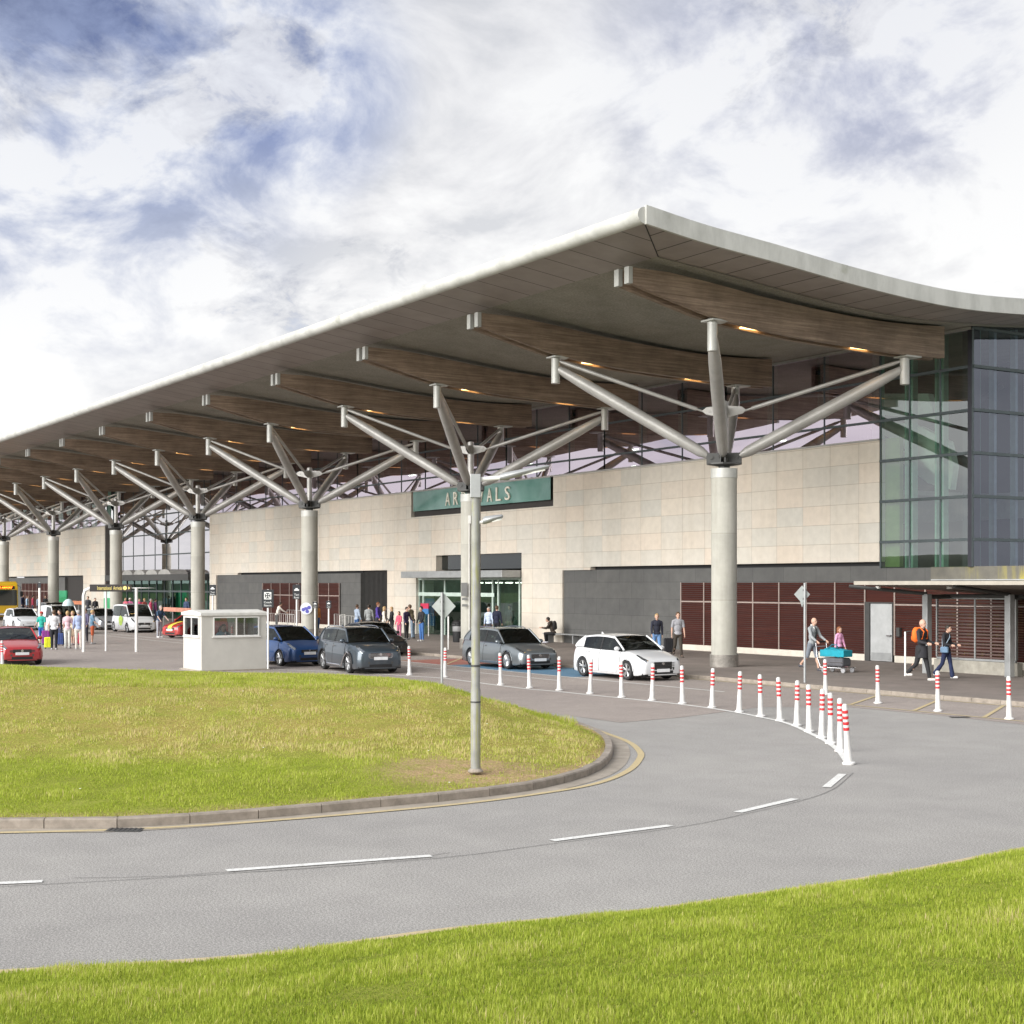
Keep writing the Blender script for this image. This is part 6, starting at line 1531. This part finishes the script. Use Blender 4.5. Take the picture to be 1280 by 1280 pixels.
# black pay machine beside the column
q = onY(386.5, 37.4, .1)
t = thing('pay_machine', 'tall black pay machine with a blue screen beside the notice column', 'pay machine', q, R_(10))
m = MB(); m.box(-.38, .38, -.3, .3, 0, 1.95); m.build('cabinet', plain('navy_black_cabinet', (.012, .015, .03), .4), t, bevel=.03)
m = MB(); m.box(-.2, .2, -.315, -.301, 1.25, 1.55); m.build('screen', plain('screen_blue_grey', (.25, .33, .38), .2), t)
m = MB(); m.box(-.15, .15, -.33, -.301, .95, 1.1); m.build('card_slot', M['postgrey'], t); m = MB(); m.box(-.3, .3, -.32, -.302, 1.65, 1.85); m.build('header_panel', plain('teal_panel', (.05, .22, .22), .4), t)
# litter bin
q = onY(573, 37.6, .1)
t = thing('litter_bin', 'black litter bin standing left of the lamp post near the doors', 'litter bin', q)
m = MB(); m.lathe([(.27, 0), (.29, .05), (.29, .95), (.31, .97), (.31, 1.02), (.18, 1.12)], 20); m.build('body', M['black'], t, smooth=.6)
m = MB(); m.lathe([(.295, .55), (.298, .56), (.298, .80), (.295, .81)], 20); m.build('band', plain('bin_band_grey', (.22, .22, .22), .5), t, smooth=.6); m = MB(); m.box(-.15, .15, -.30, -.27, .86, .93); m.build('opening', M['darksteel'], t)
# thin white bollard post near the doors
post_sign('slim_post', 'slim white post in front of the arrivals doors, left of the bin', 'post', 560.5, 812, 769, lambda t, zt, s: MB().lathe([(.05, zt-.05), (.05, zt+.01)], 12).build('cap', M['darksteel'], t), r=.035, mat=M['white_m'])
post_sign('slim_post', 'slim white post on the pavement left of the man with the orange backpack', 'post', 1131.5, 845, 790, lambda t, zt, s: MB().tube([(0, 0, zt-.02), (.1, 0, zt+.02), (.5, 0, zt+.02)], .02, 8).build('arm', M['darksteel'], t), r=.03, mat=M['white_m'])
# small red and blue trolley sign by the doors
q = onY(531, 40.5, .1)
t = thing('door_sign', 'red and blue information board left of the arrivals doors', 'notice board', q)
m = MB(); m.box(-.45, .45, -.03, .03, 1.55, 1.85); m.build('red_panel', plain('info_red', (.5, .03, .08), .5), t); m = MB(); m.box(-.45, .45, -.03, .03, 1.25, 1.548); m.build('blue_panel', plain('info_blue', (.05, .18, .42), .5), t)
for s in (-.35, .35): m = MB(); m.tube([(s, .05, 0), (s, .05, 1.85)], .03, 8); m.build('leg', M['white_m'], t)
# green totems and orange barriers far left
def totem(label, px, Y, wd, top_, col):
    q = onY(px, Y, .1); t = thing('totem_sign', label, 'totem sign', q, R_(50))
    m = MB(); m.box(-wd/2, wd/2, -.15, .15, 0, top_*.72); m.build('lower_panel', plain('totem_green', (.02, .32, .12), .5, 0, .15, 2), t, bevel=.02)
    m = MB(); m.box(-wd/2, wd/2, -.15, .15, top_*.72+.005, top_); m.build('upper_panel', plain(col[0], col[1], .5), t, bevel=.02)
totem('wide green totem board behind the panel van', 74.5, 36.8, 1.5, 2.35, ('totem_green2', (.03, .36, .16)))
totem('narrow green totem with a white top behind the taxi van', 136, 36.2, .75, 2.5, ('totem_white', (.5, .65, .58)))
def barrier(label, x0, x1, Y, col, hh=1.15):
    a = onY(x0, Y, .1); b = onY(x1, Y, .1); L = (b-a).length; t = thing('barrier', label, 'barrier', a)
    m = MB(); m.box(0, L, -.04, .04, hh-.28, hh); m.build('board', plain('barrier_%d' % int(col[1]*1000), col, .6, 0, .3, 2), t)
    for k in range(4): m = MB(); m.box(L*k/3-.03, L*k/3+.03, -.03, .03, 0, hh-.28); m.build('leg', M['postgrey'], t)
barrier('orange red barrier behind the dark people carrier', 87, 104, 33.4, (.38, .14, .07), 1.6)
barrier('long orange barrier between the red car and the kiosk', 205, 239, 34.0, (.45, .20, .14), 1.35)
# balloon-like pale cover near the group (pale blue umbrella)
q = G(85.5, 800); t = thing('umbrella', 'pale blue umbrella held above the waiting group near the gantry', 'umbrella', (q.x, q.y, 0), 0)
m = MB(); m.lathe([(.02, 2.24), (.14, 2.20), (.27, 2.06), (.33, 1.86), (.32, 1.86), (.02, 2.2)], 14); m.build('canopy', plain('pale_blue_nylon', (.45, .56, .58), .6, 0, .15, 4), t, smooth=.5)
m = MB(); m.tube([(0, 0, .9), (0, 0, 2.24)], .012, 6); m.build('shaft', M['darksteel'], t)
# ================================================================== shelter on the right
sh = thing('shelter', 'dark steel walkway shelter with slanting roof beams and louvred screen on the right', 'shelter', (-30, 38, .1))
def S_(m, name, mat, parent=None, **k): m.v = [(v[0]+30, v[1]-38, v[2]-.1) for v in m.v]; return m.build(name, mat, parent or sh, **k)
Yf = 35.3; XS0 = onY(1070, Yf).x
def rz_(y): return 3.11 - (y-Yf)*.055
def slab(x0, x1, y0, y1, dz, th): 
    m = MB(); m.add([(x0, y0, rz_(y0)+dz), (x1, y0, rz_(y0)+dz), (x1, y1, rz_(y1)+dz), (x0, y1, rz_(y1)+dz), (x0, y0, rz_(y0)+dz-th), (x1, y0, rz_(y0)+dz-th), (x1, y1, rz_(y1)+dz-th), (x0, y1, rz_(y1)+dz-th)], [(0, 1, 2, 3), (4, 7, 6, 5), (0, 4, 5, 1), (1, 5, 6, 2), (2, 6, 7, 3), (3, 7, 4, 0)]); return m
S_(slab(XS0, -14, Yf, 41.6, 0, .07), 'roof', plain('shelter_soffit', (.20, .17, .145), .7, 0, .15, 1))
S_(slab(XS0-.04, -14, Yf-.06, Yf-.002, .03, .12), 'roof_edge', plain('shelter_edge', (.36, .33, .28), .5))
posts = [(-34.15, 37.6), (-31.3, 38.2), (-28.2, 38.2), (-25, 38.2), (-21.8, 38.2)]
for i, (x, y) in enumerate(posts):
    m = MB(); m.box(x-.11, x+.11, y-.11, y+.11, .1, 2.72); S_(m, 'post', M['postgrey'], bevel=.01)
    m = MB(); m.tube([(x, y, 2.72), (x-1.6 if i == 0 else x, Yf+.35, 2.98)], .06, 8); m.tube([(x, y, 2.62), (x, 41.5, 2.66)], .07, 8); S_(m, 'rafter', M['darksteel'])
m = MB(); m.tube([(-34.0, 38.6, 2.66), (-14, 38.6, 2.66)], .06, 8); S_(m, 'purlin', M['darksteel'])
x0, x1 = -33.6, -31.45; ys = 38.75
for (x0, x1) in ((-34.75, -31.5), (-31.05, -28.4), (-28.0, -25.2), (-24.8, -22)):
    m = MB()
    for k in range(18): z = .62+k*.107; m.box(x0, x1, ys, ys+.03, z, z+.05)
    s_ = S_(m, 'louvred_screen', plain('screen_slat', (.12, .075, .065), .5))
    m = MB(); m.box(x0, x1, ys-.03, ys+.06, 2.55, 2.62); m.box(x0, x1, ys-.03, ys+.06, .53, .60); m.box(x0-.03, x0+.02, ys-.03, ys+.06, .60, 2.55); m.box(x1-.02, x1+.03, ys-.03, ys+.06, .60, 2.55); m.box((x0+x1)/2-.03, (x0+x1)/2+.03, ys-.032, ys-.001, .6, 2.55); S_(m, 'screen_frame', M['postgrey'], s_)
    m = MB(); m.box(x0-.1, x1+.1, ys-.05, ys+.2, .1, .52); S_(m, 'plinth', plain('shelter_plinth_concrete', (.36, .34, .29), .8, 0, .2, 4))
for (px, py) in ((1098, 735), (1187, 736.5)):
    p = onY(px, 36.4, 0); m = MB(); m.lathe([(.09, 2.90), (.09, 2.97)], 14, (p.x, p.y, 0)); S_(m, 'ceiling_lamp', M['white_m'])
